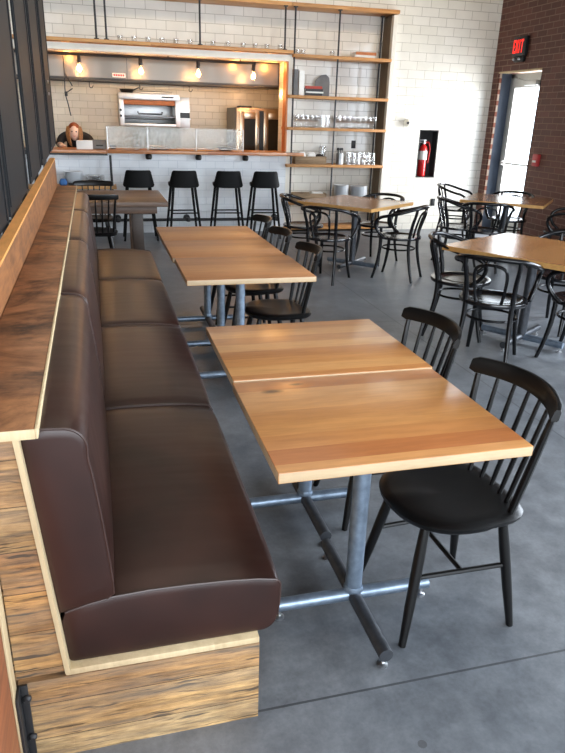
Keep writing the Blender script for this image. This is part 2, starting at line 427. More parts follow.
def loft(prof, ya, yb, inset=.008, crown=0., ny=14, cx=None):
    """padded block: closed x-z outline swept along y, slightly drawn in at both ends"""
    bm = bmesh.new(); n = len(prof)
    gx = sum(p[0] for p in prof)/n; gz = sum(p[1] for p in prof)/n; L = yb-ya
    ts = [(0, inset), (inset*.3, inset*.3), (inset, 0)]+[(inset+(L-2*inset)*i/ny, 0) for i in range(1, ny)]+[(L-inset, 0), (L-inset*.3, inset*.3), (L, inset)]
    rows = []
    for t, d in ts:
        k = crown*(1-abs(2*t/L-1)**5)-d
        row = []
        for i, (x, z) in enumerate(prof):
            a = Vector(prof[i-1]); b = Vector(prof[(i+1) % n]); tg = (b-a).normalized(); nr = Vector((tg.y, -tg.x))
            if nr.dot(Vector((x-gx, z-gz))) < 0: nr = -nr
            kk = k if (k < 0 or prof_free(prof, i)) else 0
            row.append(bm.verts.new((x+nr.x*kk, ya+t, z+nr.y*kk)))
        rows.append(row)
    for A, B in zip(rows, rows[1:]):
        for i in range(n): bm.faces.new((A[i], A[(i+1) % n], B[(i+1) % n], B[i]))
    # end caps as inset rings so the flat end shades cleanly
    for row, s in ((rows[0], 1), (rows[-1], -1)):
        c = [bm.verts.new((gx+(v.co.x-gx)*.9, v.co.y-s*.002, gz+(v.co.z-gz)*.9)) for v in row]
        for i in range(n): bm.faces.new((row[i], row[(i+1) % n], c[(i+1) % n], c[i]))
        bm.faces.new(c)
    return bm
def prof_free(prof, i):
    xs = [p[0] for p in prof]; zs = [p[1] for p in prof]
    return prof[i][0] > min(xs)+.012 and prof[i][1] > min(zs)+.012
def arc(cx, cz, r, a0, a1, n=6): return [(cx+r*math.cos(math.radians(a0+(a1-a0)*k/n)), cz+r*math.sin(math.radians(a0+(a1-a0)*k/n))) for k in range(n+1)]

# ================================================================== SETTING
struct('floor', bx(-4, 6.4, -3, 12, -.1, 0), M['concrete'])
struct('ceiling', bx(-4.2, 6.3, -3.2, 9.9, 4.3, 4.4), M['ceil'])
RX, FY = 5.9, 9.8
# dark brick wall on the right, door opening and (out of frame) window openings
bm = bmesh.new()
DY0, DY1, DZ = 8.58, 9.6, 2.32
for a in ((RX, RX+.38, DY1+.05, 12, 0, 4.3), (RX, RX+.38, DY0, DY1+.05, DZ+.02, 4.3), (RX, RX+.38, 6.3, DY0, 0, 4.3),
          (RX, RX+.38, -3, 6.3, 0, .8), (RX, RX+.38, -3, 6.3, 3.3, 4.3),
          (RX, RX+.38, -3, -2.2, .8, 3.3), (RX, RX+.38, .0, .3, .8, 3.3), (RX, RX+.38, 2.6, 2.9, .8, 3.3), (RX, RX+.38, 5.3, 6.3, .8, 3.3)): box(bm, *a)
struct('wall_right', bm, M['brick'])
struct('trim_1', bx(RX-.002, RX+.03, DY1, DY1+.022, 0, DZ+.02), M['brick_sunlit'])
struct('trim_2', bx(RX-.003, RX+.1, DY0, DY1+.05, DZ, DZ+.02), M['ply'])
for i, (a, b) in enumerate(((-2.2, 0), (.3, 2.6), (2.9, 5.3))):
    bm = bmesh.new()
    for q in ((a, a+.06, .8, 3.3), (b-.06, b, .8, 3.3), (a, b, .8, .86), (a, b, 3.24, 3.3), ((a+b)/2-.03, (a+b)/2+.03, .86, 3.24)):
        box(bm, RX+.2, RX+.26, *q)
    struct('window_%d' % (i+1), bm, M['iron'])
# front wall: white tile
bm = bmesh.new()
for a in ((4.22, RX+.3, FY, FY+.4, 0, .80), (4.22, 4.77, FY, FY+.4, .80, 1.5), (5.09, RX+.3, FY, FY+.4, .80, 1.5), (4.22, RX+.3, FY, FY+.4, 1.5, 3.07),
          (4.77, 5.09, FY+.18, FY+.4, .80, 1.5), (-4, RX+.3, FY, FY+.4, 3.07, 4.3), (-4, 2.66, FY+.3, FY+.5, 2.352, 3.07), (2.66, 4.22, FY+.3, FY+.5, 0, 3.07)): box(bm, *a)
struct('wall_front', bm, M['tile_r'])
struct('wall_bar', bx(-4, 2.66, FY, FY+.12, 0, 1.095), M['tile_b'])
struct('trim_3', bx(-4, 2.66, FY-.02, FY+.06, 2.345, 2.43, .004), M['white'])
struct('trim_4', bx(4.17, 4.235, FY-.06, FY+.02, 0, 3.01, .003), M['white'])
struct('trim_5', bx(2.66, 2.72, FY, FY+.3, 0, 2.43), M['white'])
struct('trim_6', bx(4.17, 4.22, FY+.02, FY+.3, 0, 3.01), M['shelf_side'])
struct('trim_7', bx(2.632, 2.66, FY-.015, FY+.17, 1.141, 2.344, .003), M['opening_post'])
# niche lining for the extinguisher
bm = bmesh.new()
for a in ((4.77, 5.09, FY+.165, FY+.178, .80, 1.5), (4.772, 4.785, FY, FY+.165, .80, 1.5), (5.077, 5.09, FY, FY+.165, .80, 1.5), (4.77, 5.09, FY, FY+.165, 1.487, 1.5), (4.77, 5.09, FY, FY+.165, .80, .812)): box(bm, *a)
struct('trim_8', bm, M['iron'])
# kitchen shell behind the opening
bm = bmesh.new(); box(bm, -4, 3.4, 11.7, 11.9, 0, 2.9)
struct('wall_kitchen', bm, M['tile_k'])
struct('wall_kitchen_side', bx(3.25, 3.4, 10.35, 11.7, 0, 2.9), M['wallpaint'])
struct('ceiling_kitchen', bx(-4, 3.4, 10.3, 11.9, 2.9, 3.0), M['ceil'])
struct('wall_left', bx(-4.2, -4, -3, 12, 0, 4.3), M['wallpaint'])
bm = bmesh.new()
for a in ((-4, -2.6, -3.2, -3, 0, 4.3), (4.6, 6.3, -3.2, -3, 0, 4.3), (-2.6, 4.6, -3.2, -3, 0, .6), (-2.6, 4.6, -3.2, -3, 3.5, 4.3), (.9, 1.1, -3.2, -3, .6, 3.5)): box(bm, *a)
struct('wall_back', bm, M['wallpaint'])
# door in the brick wall
bm = bmesh.new()
box(bm, RX+.03, RX+.38, DY1-.005, DY1+.05, 0, DZ, mi=0)
box(bm, RX+.0, RX+.38, DY0-.02, DY0+.002, 0, DZ, mi=0)
struct('trim_9', bm, M['door_blue'])
bm = bmesh.new(); X0, X1 = RX+.19, RX+.24
for q in ((DY0, DY0+.09, 0, DZ), (DY1-.1, DY1-.005, 0, DZ), (DY0, DY1, DZ-.07, DZ), (DY0+.09, DY1-.1, 0, .22)): box(bm, X0, X1, *q, .004)
box(bm, X0-.02, X1+.01, DY0+.09, DY0+.15, .22, DZ-.07); box(bm, X0-.02, X1+.01, DY1-.17, DY1-.1, .22, DZ-.07); box(bm, X0-.02, X1+.01, DY0+.15, DY1-.17, 2.12, DZ-.07)
dr = struct('door_1', bm, M['alu'])
g = obj('glass_pane', bx(X0+.02, X0+.028, DY0+.1, DY1-.12, .22, 2.14), M['door_glass'], dr, False)
bm = bmesh.new(); tube(bm, [(X0-.07, DY0+.12, 1.06), (X0-.07, DY1-.15, 1.06)], .016); box(bm, X0-.08, X0-.01, DY0+.11, DY0+.15, 1.03, 1.09, .004); box(bm, X0-.08, X0-.01, DY1-.19, DY1-.15, 1.03, 1.09, .004)
obj('push_bar', bm, M['alu'], dr)
bm = bmesh.new(); box(bm, X0-.09, X0-.02, DY0+.25, DY0+.55, 2.14, 2.21, .008); tube(bm, [(X0-.05, DY0+.45, 2.2), (X0-.16, DY0+.62, 2.23), (X0-.02, DY0+.8, 2.25)], .008, 6)
obj('door_closer', bm, M['alu'], dr)

# ================================================================== EXIT SIGN, PULL STATION, NICHE
LET = {'E': [(0, 0, .25, 1), (0, 0, 1, .17), (0, .83, 1, 1), (0, .42, .8, .58)], 'I': [(.38, 0, .62, 1)], 'T': [(.38, 0, .62, 1), (0, .83, 1, 1)]}
t = thing('exit_sign', 'red and black exit sign with two small lamps above the door', 'sign', (RX, 9.14, 2.445))
t.scale = (1, .84, .9)
obj('housing', bx(-.06, 0, -.19, .17, .08, .36, .008), M['black_plate'], t)
ex = obj('face', bx(-.064, -.059, -.165, .145, .1, .34, .002), M['iron'], t)
bm = bmesh.new(); w = .06; h = .19
for i, ch in enumerate('EXIT'):
    y0 = .135-i*.073
    def P(u, v): return (y0-u*w, .125+v*h)
    if ch == 'X':
        for (a, b) in (((0, 0), (1, 1)), ((0, 1), (1, 0))):
            p, q = P(*a), P(*b); d = .008
            vs = [bm.verts.new((-.07, y, z)) for y, z in ((p[0]-d, p[1]), (p[0]+d, p[1]), (q[0]+d, q[1]), (q[0]-d, q[1]))]
            f = bm.faces.new(vs); r = bmesh.ops.extrude_face_region(bm, geom=[f]); bmesh.ops.translate(bm, verts=[v for v in r['geom'] if isinstance(v, bmesh.types.BMVert)], vec=(.006, 0, 0))
    else:
        for (u0, v0, u1, v1) in LET[ch]:
            a, b = P(u0, v0), P(u1, v1); box(bm, -.07, -.064, min(a[0], b[0]), max(a[0], b[0]), a[1], b[1])
obj('letters', bm, M['exit_red'], t, False)
l = obj('lamp_bar', bx(-.05, 0, -.15, .12, .0, .075, .01), M['black_plate'], t)
for y in (-.09, .07):
    obj('emergency_lamp', lt([(0, 0), (.022, .004), (.024, .02), (.012, .04), (0, .04)], 12, (-.07, y, .02)), M['zinc'], l)
t = thing('fire_alarm_pull', 'small faded red pull station on the brick wall right of the door', 'alarm', (RX, 8.36, 1.16))
obj('housing', bx(-.05, 0, -.06, .06, -.08, .08, .008), M['redp'], t)
obj('handle', bx(-.062, -.05, -.035, .035, -.03, .0, .004), M['label_w'], t)
t = thing('fire_extinguisher', 'red fire extinguisher with white label standing in the black wall niche', 'fire extinguisher', (4.90, FY+.085, .813))
obj('cylinder', lt([(0, 0), (.055, 0), (.062, .015), (.062, .40), (.052, .44), (.025, .465), (.02, .48), (0, .48)], 24), M['red'], t)
obj('label', lt([(.0635, .25), (.0635, .38)], 24), M['label_w'], t)
bm = lt([(.02, .46), (.02, .51), (.012, .53), (0, .53)], 12); box(bm, -.075, .03, -.012, .012, .53, .545, .004); box(bm, -.07, .02, -.01, .01, .5, .512, .003)
v = obj('valve', bm, M['zinc'], t)
obj('hose', tb([(.02, -.01, .5), (.07, -.02, .5), (.095, -.03, .42), (.09, -.03, .3), (.085, -.02, .2)], .011, 8, sm=5), M['red'], t)
obj('gauge', lt([(0, 0), (.017, 0), (.017, .012), (0, .012)], 12, (0, -.03, .5)), M['label_w'], v)
tag(obj('wall_outlet', bx(5.08, 5.15, FY-.012, FY, .365, .48, .004), M['black_plate']), 'black outlet plate low on white tile between two dining tables', 'outlet')
tag(obj('wall_outlet', bx(3.78, 3.85, FY+.288, FY+.3, 1.20, 1.315, .004), M['black_plate']), 'black outlet plate on tile behind the shelf of stacked tumblers', 'outlet')
t = thing('motion_sensor', 'small white round sensor on the tile above left of the extinguisher niche', 'sensor', (4.545, FY, 1.59))
bm = lt([(0, 0), (.055, 0), (.05, .05), (.03, .075), (0, .08)], 20); bmesh.ops.rotate(bm, verts=bm.verts, matrix=Matrix.Rotation(PI/2, 3, 'X'))
obj('body', bm, M['white'], t)
bm = lt([(0, 0), (.022, 0), (.018, .014), (0, .018)], 12, (-.015, 0, .068)); bmesh.ops.rotate(bm, verts=bm.verts, matrix=Matrix.Rotation(PI/2, 3, 'X'))
obj('lens', bm, M['iron'], t)

# ================================================================== OPEN SHELVING
SH = thing('wall_shelving', 'tall open shelf unit of pine boards on black iron poles beside the kitchen opening', 'shelving')
SX0, SX1, SY0, SY1 = 2.70, 4.17, FY-.10, FY+.29
shelf_z = (.44, .98, 1.49, 1.915)
for z in shelf_z:
    s = obj('shelf', bx(SX0-.05, SX1, SY0, SY1, z-.04, z, .004), M['shelf'], SH)
obj('shelf', bx(SX0-.05, SX1, SY0, SY1, .03, .07, .004), M['shelf'], SH)
s1 = obj('shelf', bx(-3.9, 2.70, SY0, SY1, 2.40+.04, 2.48, .004), M['shelf'], SH)
s2 = obj('shelf', bx(2.705, SX1, SY0, SY1, 2.40, 2.44, .004), M['shelf'], SH)
obj('top_board', bx(-3.9, 2.66, SY0, SY1, 3.02, 3.065, .004), M['shelf'], SH)
obj('top_board', bx(2.665, 4.24, SY0, SY1, 3.02, 3.065, .004), M['shelf'], SH)
def pole(x, y, z0, z1, r=.013):
    bm = tb([(x, y, z0), (x, y, z1)], r, 8)
    for z in (z0, z1): lathe(bm, [(0, -.006), (.032, -.006), (.032, .006), (0, .006)], 12, (x, y, z+(.006 if z == z0 else -.006)))
    return obj('pole', bm, M['iron'], SH)
for x in (.074, .199, 1.409, 2.58): pole(x, FY-.07, 2.48, 3.02)
for x in (2.72, 3.36): pole(x, FY-.07, 0, 3.02)
pole(4.12, FY+.24, 0, 3.02)

# votive glasses on the long high shelf
vot = obj('votive_glass', lt([(.026, 0), (.032, .012), (.036, .065), (.032, .065), (.027, .02), (0, .018)], 14), M['glass'])
obj('wax', lt([(0, .019), (.027, .021), (.029, .038), (0, .038)], 12), M['wax'], vot)
VL = 'small votive glass in the row on the high shelf over the kitchen opening'
tag(vot, VL, 'votive glass', 'votive glasses on the high shelf')
vx = [.371, .549, .729, .912, 1.096, 1.282, 1.593, 1.799, 2.007, 2.175, 2.344, 2.53]
vot.location = (vx[0], FY+.0, 2.48)
for x in vx[1:]: dup(vot, (x, FY, 2.48))
v = dup(vot, (2.79, FY, 2.44), None, 'votive glass at left end of the shelf bay above the books, left of its twin', 'votive glasses at the shelf corner')
v = dup(vot, (2.87, FY+.02, 2.44), None, 'votive glass at left end of the shelf bay above the books, right of its twin', 'votive glasses at the shelf corner')
dup(vot, (3.30, FY+.02, 2.44), None, 'lone votive glass beside the middle pole, left of the orange books')
def book(name, x0, x1, y0, y1, z0, z1, mat, label, cat='book', group=None):
    t = thing(name, label, cat, ((x0+x1)/2, (y0+y1)/2, z0), 0, group)
    a, b, c = (x1-x0)/2, (y1-y0)/2, z1-z0
    if a > c:    # lying
        bm = bmesh.new(); box(bm, -a, a, -b, b, 0, .003); box(bm, -a, a, -b, b, c-.003, c); box(bm, -a, a, -b, -b+.003, .003, c-.003)
        obj('cover', bm, M[mat], t, False); obj('pages', bx(-a+.003, a-.003, -b+.004, b-.004, .003, c-.003), M['label_w'], t, False)
    else:
        bm = bmesh.new(); box(bm, -a, -a+.003, -b, b, 0, c); box(bm, a-.003, a, -b, b, 0, c); box(bm, -a+.003, a-.003, -b, -b+.003, 0, c)
        obj('cover', bm, M[mat], t, False); obj('pages', bx(-a+.003, a-.003, -b+.003, b-.004, .004, c-.004), M['label_w'], t, False)
book('book', 3.62, 3.93, FY-.05, FY+.17, 2.44, 2.475, 'label_w', 'pale book at bottom of the pair lying on the upper right shelf')
book('book', 3.64, 3.95, FY-.04, FY+.16, 2.476, 2.515, 'paper_or', 'orange book lying on top of the pale one on the upper right shelf')
book('binder', 2.735, 2.80, FY-.03, FY+.22, 1.915, 2.25, 'slate', 'grey upright binder standing next to the left pole', 'binder')
book('binder', 2.81, 2.885, FY-.05, FY+.22, 1.915, 2.235, 'label_w', 'tall white upright binder beside the lying books', 'binder')
zz = 1.915
for c, hgt, dx, lab in (('paper_dk', .035, 0, 'black book at the bottom of the lying stack beside the white binder'), ('label_w', .02, .02, 'thin white book second from the bottom of the lying stack'),
                   ('paper_dk', .035, .01, 'black book in the middle of the stack, under the red one'), ('paper_red', .035, .0, 'red book on top of the lying stack by the white binder')):
    book('book', 2.90+dx, 3.16+dx, FY-.04, FY+.15, zz, zz+hgt, c, lab); zz += hgt+.0008
bm = prism(bmesh.new(), [(-.11, 0), (.11, 0), (.11, .2), (.1, .26), (.05, .30), (-.02, .29), (-.08, .24), (-.11, .2)], -.009, .009)
bmesh.ops.rotate(bm, verts=bm.verts, matrix=Matrix.Rotation(PI/2, 3, 'X'))
tag(obj('slate_board', bm, M['slate'], None, True, (3.24, FY+.22, 1.915)), 'grey rounded slate board leaning at the back behind the middle pole', 'board')
# hanging stemware style glasses on the glass shelf
wine = obj('wine_glass', lt([(.034, 0), (.034, .003), (.006, .008), (.004, .07), (.018, .085), (.036, .12), (.033, .165), (.031, .165), (.033, .12), (.016, .088), (0, .082)], 14), M['glass'])
WL = 'clear wine glass among the rows at the right of the glass shelf'
WL2 = 'clear wine glass among the rows at the left of the glass shelf'
tag(wine, WL2, 'wine glass', 'wine glasses at the left of the glass shelf'); wine.location = (2.80, FY-.02, 1.49)
for k in range(5):
    for j in range(2):
        if k or j: dup(wine, (2.80+k*.075, FY-.02+j*.1, 1.49))
for k in range(8):
    for j in range(3): dup(wine, (3.44+k*.08, FY-.02+j*.1, 1.49), None, WL, 'wine glasses at the right of the glass shelf')
tum = obj('tall_glass', lt([(.026, 0), (.03, .004), (.034, .17), (.031, .17), (.027, .012), (0, .01)], 14), M['glass'])
tag(tum, 'tall clear highball glass in the group left of the middle pole', 'glass', 'highball glasses on the glass shelf'); tum.location = (3.19, FY-.04, 1.49)
for k in range(2):
    for j in range(2):
        if k or j: dup(tum, (3.19+k*.078, FY-.04+j*.09, 1.49))
rock = obj('tumbler', lt([(.036, 0), (.033, .003), (.028, .085), (0, .088), (0, .083), (.026, .08), (.033, .003)], 14), M['glass'])
TL = 'upside-down clear tumbler in the stacked block on the shelf below the wine glasses'
tag(rock, TL, 'tumbler', 'stacked tumblers'); rock.location = (3.62, FY-.04, .98)
for k in range(6):
    for j in range(2):
        for q in range(2):
            if k or j or q: dup(rock, (3.62+k*.08, FY-.04+q*.09, .98+j*.092))
# wooden crate with napkins
def crate(x0, x1, y0, y1, z0, h, label):
    t = thing('wooden_crate', label, 'crate', ((x0+x1)/2, (y0+y1)/2, z0))
    a, b = (x1-x0)/2, (y1-y0)/2
    obj('base', bx(-a, a, -b, b, 0, .01), M['crate'], t)
    for q in ((-a, a, -b, -b+.012), (-a, a, b-.012, b), (-a, -a+.012, -b+.012, b-.012), (a-.012, a, -b+.012, b-.012)): obj('side_board', bx(*q, .01, h, .002), M['crate'], t)
    return t
crate(2.79, 3.27, FY-.06, FY+.16, .98, .11, 'wooden crate holding white napkins on the shelf at counter height')
for k, (x, lab) in enumerate(((2.90, 'white napkin bundle at the left in the crate on the shelf at counter height'), (3.05, 'white napkin bundle at the middle of the crate on the shelf at counter height'))):
    tag(obj('napkin_bundle', puff(x-.065, x+.065, FY-.03, FY+.1, .993, 1.13, .03, (4, 4, 4), top=.02), M['label_w']), lab, 'napkin')
tag(obj('dark_cloth', puff(3.14, 3.245, FY-.03, FY+.1, .993, 1.105, .02, (4, 4, 4), top=.015), M['paper_dk']), 'dark folded cloth at the right in the crate on the shelf at counter height', 'cloth')
crate(2.77, 3.30, FY-.06, FY+.16, .44, .12, 'wooden crate on the lowest shelf left of the white plates')
tag(obj('paper_stack', bx(3.08, 3.25, FY-.04, FY+.12, .452, .575, .006), M['label_w']), 'white paper stack in the crate on the lowest shelf', 'paper')
t = thing('utensil_tin', 'dark steel tin of upright spoons beside the middle pole', 'tin', (3.49, FY-.02, .98))
obj('tin', lt([(0, 0), (.055, 0), (.055, .16), (.052, .16), (.052, .006), (0, .006)], 18), M['steel_dk'], t)
for k in range(7):
    a = k*.9; x, y = .028*math.cos(a), .028*math.sin(a)
    bm = tb([(x*.6, y*.6, .01), (x*1.3, y*1.3, .2)], .004, 6); lathe(bm, [(0, 0), (.012, .008), (.014, .025), (.008, .04), (0, .044)], 8, (x*1.32, y*1.32, .195), sy=.5)
    obj('spoon', bm, M['iron'], t)
tag(obj('glass_canister', lt([(.0, 0), (.05, 0), (.055, .01), (.055, .22), (.05, .25), (.046, .25), (.05, .215), (.05, .014), (0, .012)], 18), M['glass'], None, True, (3.29+.0, FY+.225, .98)), 'tall clear glass canister standing behind the crate beside the middle pole', 'canister')
def plate_stack(cx, cy, z0, n, r, dz, label, group, name='plate', cat='plate', mat='ceramic'):
    p = lt([(0, 0), (r*.6, 0), (r*.62, .004), (r, .02), (r, .024), (r*.6, .009), (0, .008)], 24)
    o = tag(obj(name, p, M[mat], None, True, (cx, cy, z0)), label, cat, group)
    for k in range(1, n): dup(o, (cx, cy, z0+k*dz))
plate_stack(3.56, FY+.02, .44, 16, .115, .0145, 'white plate in the left one of the two stacks on the lowest shelf', 'left plate stack on the lowest shelf')
plate_stack(3.84, FY+.02, .44, 15, .135, .0145, 'white plate in the right one of the two stacks on the lowest shelf', 'right plate stack on the lowest shelf')

# ================================================================== BAR COUNTER
t = thing('bar_counter', 'long orange brown wooden bar top with iron hooks under it', 'counter')
bm = box(bmesh.new(), .12, 2.63, FY-.19, FY+.45, 1.096, 1.14, .003); box(bm, 2.6305, 2.88, FY-.19, FY-.105, 1.096, 1.14, .003); obj('countertop', bm, M['counter'], t)
obj('countertop', bx(-3.9, .115, FY-.26, FY+.45, 1.096, 1.135, .004), M['counter'], t)
obj('edge_angle', bx(-3.9, .115, FY-.25, FY-.2, 1.07, 1.093), M['iron'], t)
for x in (-.55+.0, .666, 1.356, 2.029):
    if x < 0: continue
    bm = tb([(x, FY-.13, 1.095), (x, FY-.15, 1.06), (x, FY-.19, 1.045), (x, FY-.2, 1.08)], .008, 6, sm=4)
    lathe(bm, [(0, 0), (.035, 0), (.045, .02), (.045, .05), (.03, .07), (0, .075)], 14, (x, FY-.11, 1.02))
    obj('hook', bm, M['black_plate'], t)
t2 = thing('foot_rail', 'dark iron pipe foot rail running along the white bar front', 'foot rail')
obj('rail', tb([(-3, FY-.2, .21), (2.5, FY-.2, .21)], .02, 10), M['iron'], t2)
for x in (-.55, .20, 1.18, 2.50):
    bm = tb([(x, FY-.2, .21), (x, FY-.03, .21)], .018, 8); 
    q = lt([(0, 0), (.05, 0), (.05, .012), (0, .012)], 12); bmesh.ops.rotate(q, verts=q.verts, matrix=Matrix.Rotation(PI/2, 3, 'X')); bmesh.ops.translate(q, verts=q.verts, vec=(x, FY, .21))
    me = bpy.data.meshes.new('tmp'); q.to_mesh(me); bm.from_mesh(me); q.free(); bpy.data.meshes.remove(me)
    lathe(bm, [(0, -.035), (.03, -.025), (.038, 0), (.03, .025), (0, .035)], 12, (x, FY-.2, .21))
    obj('bracket', bm, M['iron'], t2)
# service shelf under the left end of the bar
t = thing('service_shelf', 'low wooden shelf on an iron pole under the left end of the bar', 'shelf')
obj('board', bx(-1.2, .205, FY-.38, FY-.06, .645, .685, .004), M['shelf'], t)
obj('pole', tb([(.155, FY-.15, 0), (.15, FY-.15, 1.07)], .016, 8), M['iron'], t)
obj('pole', tb([(-.95, FY-.15, 0), (-.95, FY-.15, 1.07)], .016, 8), M['iron'], t)
tag(obj('serving_tray', bx(-.42, .14, FY-.36, FY-.1, .686, .712, .008), M['black_plate']), 'flat black tray under plates on the low service shelf', 'tray')
plate_stack(-.35, FY-.22, .713, 11, .125, .0125, 'white plate in the tall stack at the left of the low service shelf', 'plates on the service shelf')
plate_stack(-.07, FY-.22, .713, 8, .125, .0115, 'pale glass plate in the wide stack at the right of the low service shelf', 'glass plates on the service shelf', mat='glass')
tag(obj('blue_towel', puff(-.53, -.43, FY-.37, FY-.27, .686, .76, .03, (4, 4, 3), top=.015), M['blue']), 'blue towel at the left end of the low service shelf', 'towel')
# things on the bar
tag(obj('napkin_box', bx(-.28, -.07, FY-.12, FY+.05, 1.136, 1.25, .008), M['label_w']), 'white box on the bar in front of the person with auburn hair', 'box')
t = thing('card_terminal', 'dark grey point of sale tablet leaning on a stand on the bar', 'tablet', (.02, FY-.03, 1.136))
bm = bx(-.09, .09, -.008, .008, 0, .13, .004); bmesh.ops.rotate(bm, verts=bm.verts, matrix=Matrix.Rotation(-.5, 3, 'X')); bmesh.ops.translate(bm, verts=bm.verts, vec=(0, -.03, .008))
obj('screen', bm, M['slate'], t); obj('stand', bx(-.05, .05, -.02, .07, 0, .06, .01), M['black_plate'], t)
t = thing('sneeze_guard', 'low frosty glass guard on thin steel posts along the bar top', 'glass guard')
for a, b in ((.13, .655), (.665, 1.323), (1.333, 1.99)): obj('glass_panel', bx(a, b, FY-.1, FY-.092, 1.17, 1.43), M['guard'], t, False)
for x in (.125, .66, 1.328, 1.995): obj('post', tb([(x, FY-.096, 1.141), (x, FY-.096, 1.435)], .008, 8), M['steel'], t)
obj('top_ledge', bx(.12, 2.0, FY-.09, FY+.12, 1.43, 1.437), M['guard'], t, False)
obj('rail', tb([(.125, FY-.096, 1.165), (1.995, FY-.096, 1.165)], .006, 8), M['steel'], t)
for k, (x, w2, mt, lab) in enumerate(((.20, .05, 'iron', 'small dark bowl at left end behind the glass guard'), (.84, .16, 'steel', 'shallow steel pan behind the middle glass panel'), (1.78, .12, 'iron', 'dark shallow pan behind the right glass panel'))):
    tag(obj('prep_pan', lt([(0, 0), (w2*.7, 0), (w2, .05), (w2-.004, .05), (w2*.68, .006), (0, .005)], 20), M[mt], None, True, (x, FY+.12, 1.141)), lab, 'pan')
t = thing('herb_jar', 'glass jar of green herbs behind the left glass panel on the bar', 'jar', (.52, FY+.1, 1.141))
obj('jar', lt([(0, 0), (.05, 0), (.055, .13), (.05, .13), (.046, .006), (0, .005)], 16), M['glass'], t)
bm = bmesh.new()
for k in range(40):
    a = random.uniform(0, 2*PI); r0 = random.uniform(0, .04); z = random.uniform(.02, .2)
    p = Vector((r0*math.cos(a), r0*math.sin(a), z)); d = Vector((random.uniform(-1, 1), random.uniform(-1, 1), random.uniform(.2, 1))).normalized()*.03; s_ = d.cross(Vector((0, 0, 1))).normalized()*.01
    bm.faces.new([bm.verts.new(q) for q in (p, p+d*.5+s_, p+d, p+d*.5-s_)])
obj('herbs', bm, M['green'], t, False)
tag(obj('cutting_board', bx(.80, 1.55, FY-.05+.08, FY+.36, 1.141, 1.163, .005), M['pine_top']), 'long pale cutting board lying on the bar behind the glass', 'cutting board') if False else None
tag(obj('cutting_board', bx(1.08, 1.55, FY-.05, FY+.30, 1.141, 1.16, .005), M['pine_top']), 'pale wooden cutting board lying on the bar behind the glass guard', 'cutting board')

# ================================================================== KITCHEN
t = thing('extractor_hood', 'long brushed steel extractor hood glowing orange at its right end', 'extractor hood')
bm = bmesh.new()
vsn = [(10.35, 2.05), (10.35, 2.34), (10.45, 2.75), (11.69, 2.75), (11.69, 2.05), (11.66, 2.05), (11.66, 2.72), (10.47, 2.72), (10.38, 2.33), (10.38, 2.05)]
A = [bm.verts.new((-2.5, y, z)) for y, z in vsn]; B = [bm.verts.new((3.1, y, z)) for y, z in vsn]
for i in range(len(vsn)): bm.faces.new((A[i], A[(i+1) % len(vsn)], B[(i+1) % len(vsn)], B[i]))
bm.faces.new(A); bm.faces.new(B[::-1])
obj('canopy', bm, M['hood'], t, False)
obj('seam', bx(.46, .466, 10.346, 10.35, 2.05, 2.34), M['iron'], t, False)
obj('lower_rim', bx(-2.5, 3.1, 10.335, 10.352, 2.03, 2.055), M['iron'], t, False)
s = obj('warning_sticker', bx(.26, .44, 10.347, 10.3495, 2.07, 2.125), M['label_w'], t, False)
bm = bmesh.new()
for k in range(5): box(bm, .275+k*.031, .298+k*.031, 10.345, 10.347, 2.085, 2.11)
obj('red_marks', bm, M['redp'], s, False)
# utility rail with hooks under the hood
t = thing('utensil_rail', 'thin steel rail with small hooks hanging under the extractor hood', 'rail')
obj('rail', tb([(-1.5, 10.30, 2.0), (2.5, 10.30, 2.0)], .008, 8), M['iron'], t)
for x in (-.06, .62, 1.32):
    obj('hook', tb([(x, 10.30, 2.0), (x, 10.27, 1.97), (x+.0, 10.28, 1.93), (x+.03, 10.29, 1.92), (x+.05, 10.3, 1.95)], .005, 6, sm=3), M['iron'], t)
# pendant pipe with four bulbs
t = thing('pipe_light', 'black pipe light with four clear bulbs across the kitchen opening', 'pipe light', (0, FY+.15, 2.31))
obj('pipe', tb([(-3.5, 0, 0), (2.22, 0, 0)], .019, 8), M['iron'], t)
for x in (-3.3, -1.2, 1.0, 2.0): obj('hanger', tb([(x, 0, 0), (x, 0, .035)], .008, 6), M['iron'], t)
for x in (-.17, .63, 1.41, 2.19):
    s = obj('socket', lt([(0, .0), (.018, 0), (.026, -.02), (.026, -.06), (.03, -.065), (.026, -.1), (.0, -.1)], 14, (x, 0, 0)), M['iron'], t)
    obj('bulb', lt([(.013, -.1), (.016, -.115), (.034, -.15), (.038, -.175), (.03, -.2), (.012, -.215), (0, -.218)], 16, (x, 0, 0)), M['bulb'], s)
    obj('filament', tb([(x-.008, 0, -.12), (x-.012, 0, -.175), (x, 0, -.14), (x+.012, 0, -.175), (x+.008, 0, -.12)], .0022, 5), M['filament'], s)
# hanging cables at the left
t = thing('hanging_cable', 'thin black cable with a short branch hanging from the kitchen hood at the left', 'cable', (-.375, 10.2, 0))
obj('cord', tb([(0, 0, 2.30), (.0, 0, 2.1), (-.01, 0, 1.85), (.015, 0, 1.7), (.04, 0, 1.55)], .008, 6, sm=4), M['iron'], t)
obj('branch', tb([(0, 0, 1.84), (.09, 0, 1.9)], .008, 6), M['iron'], t)
obj('branch', tb([(.0, 0, 2.09), (.06, 0, 1.99), (.09, 0, 1.93)], .008, 6), M['iron'], t)
obj('clamp', bx(-.02, .02, -.015, .015, 1.8, 1.86, .006), M['iron'], t)
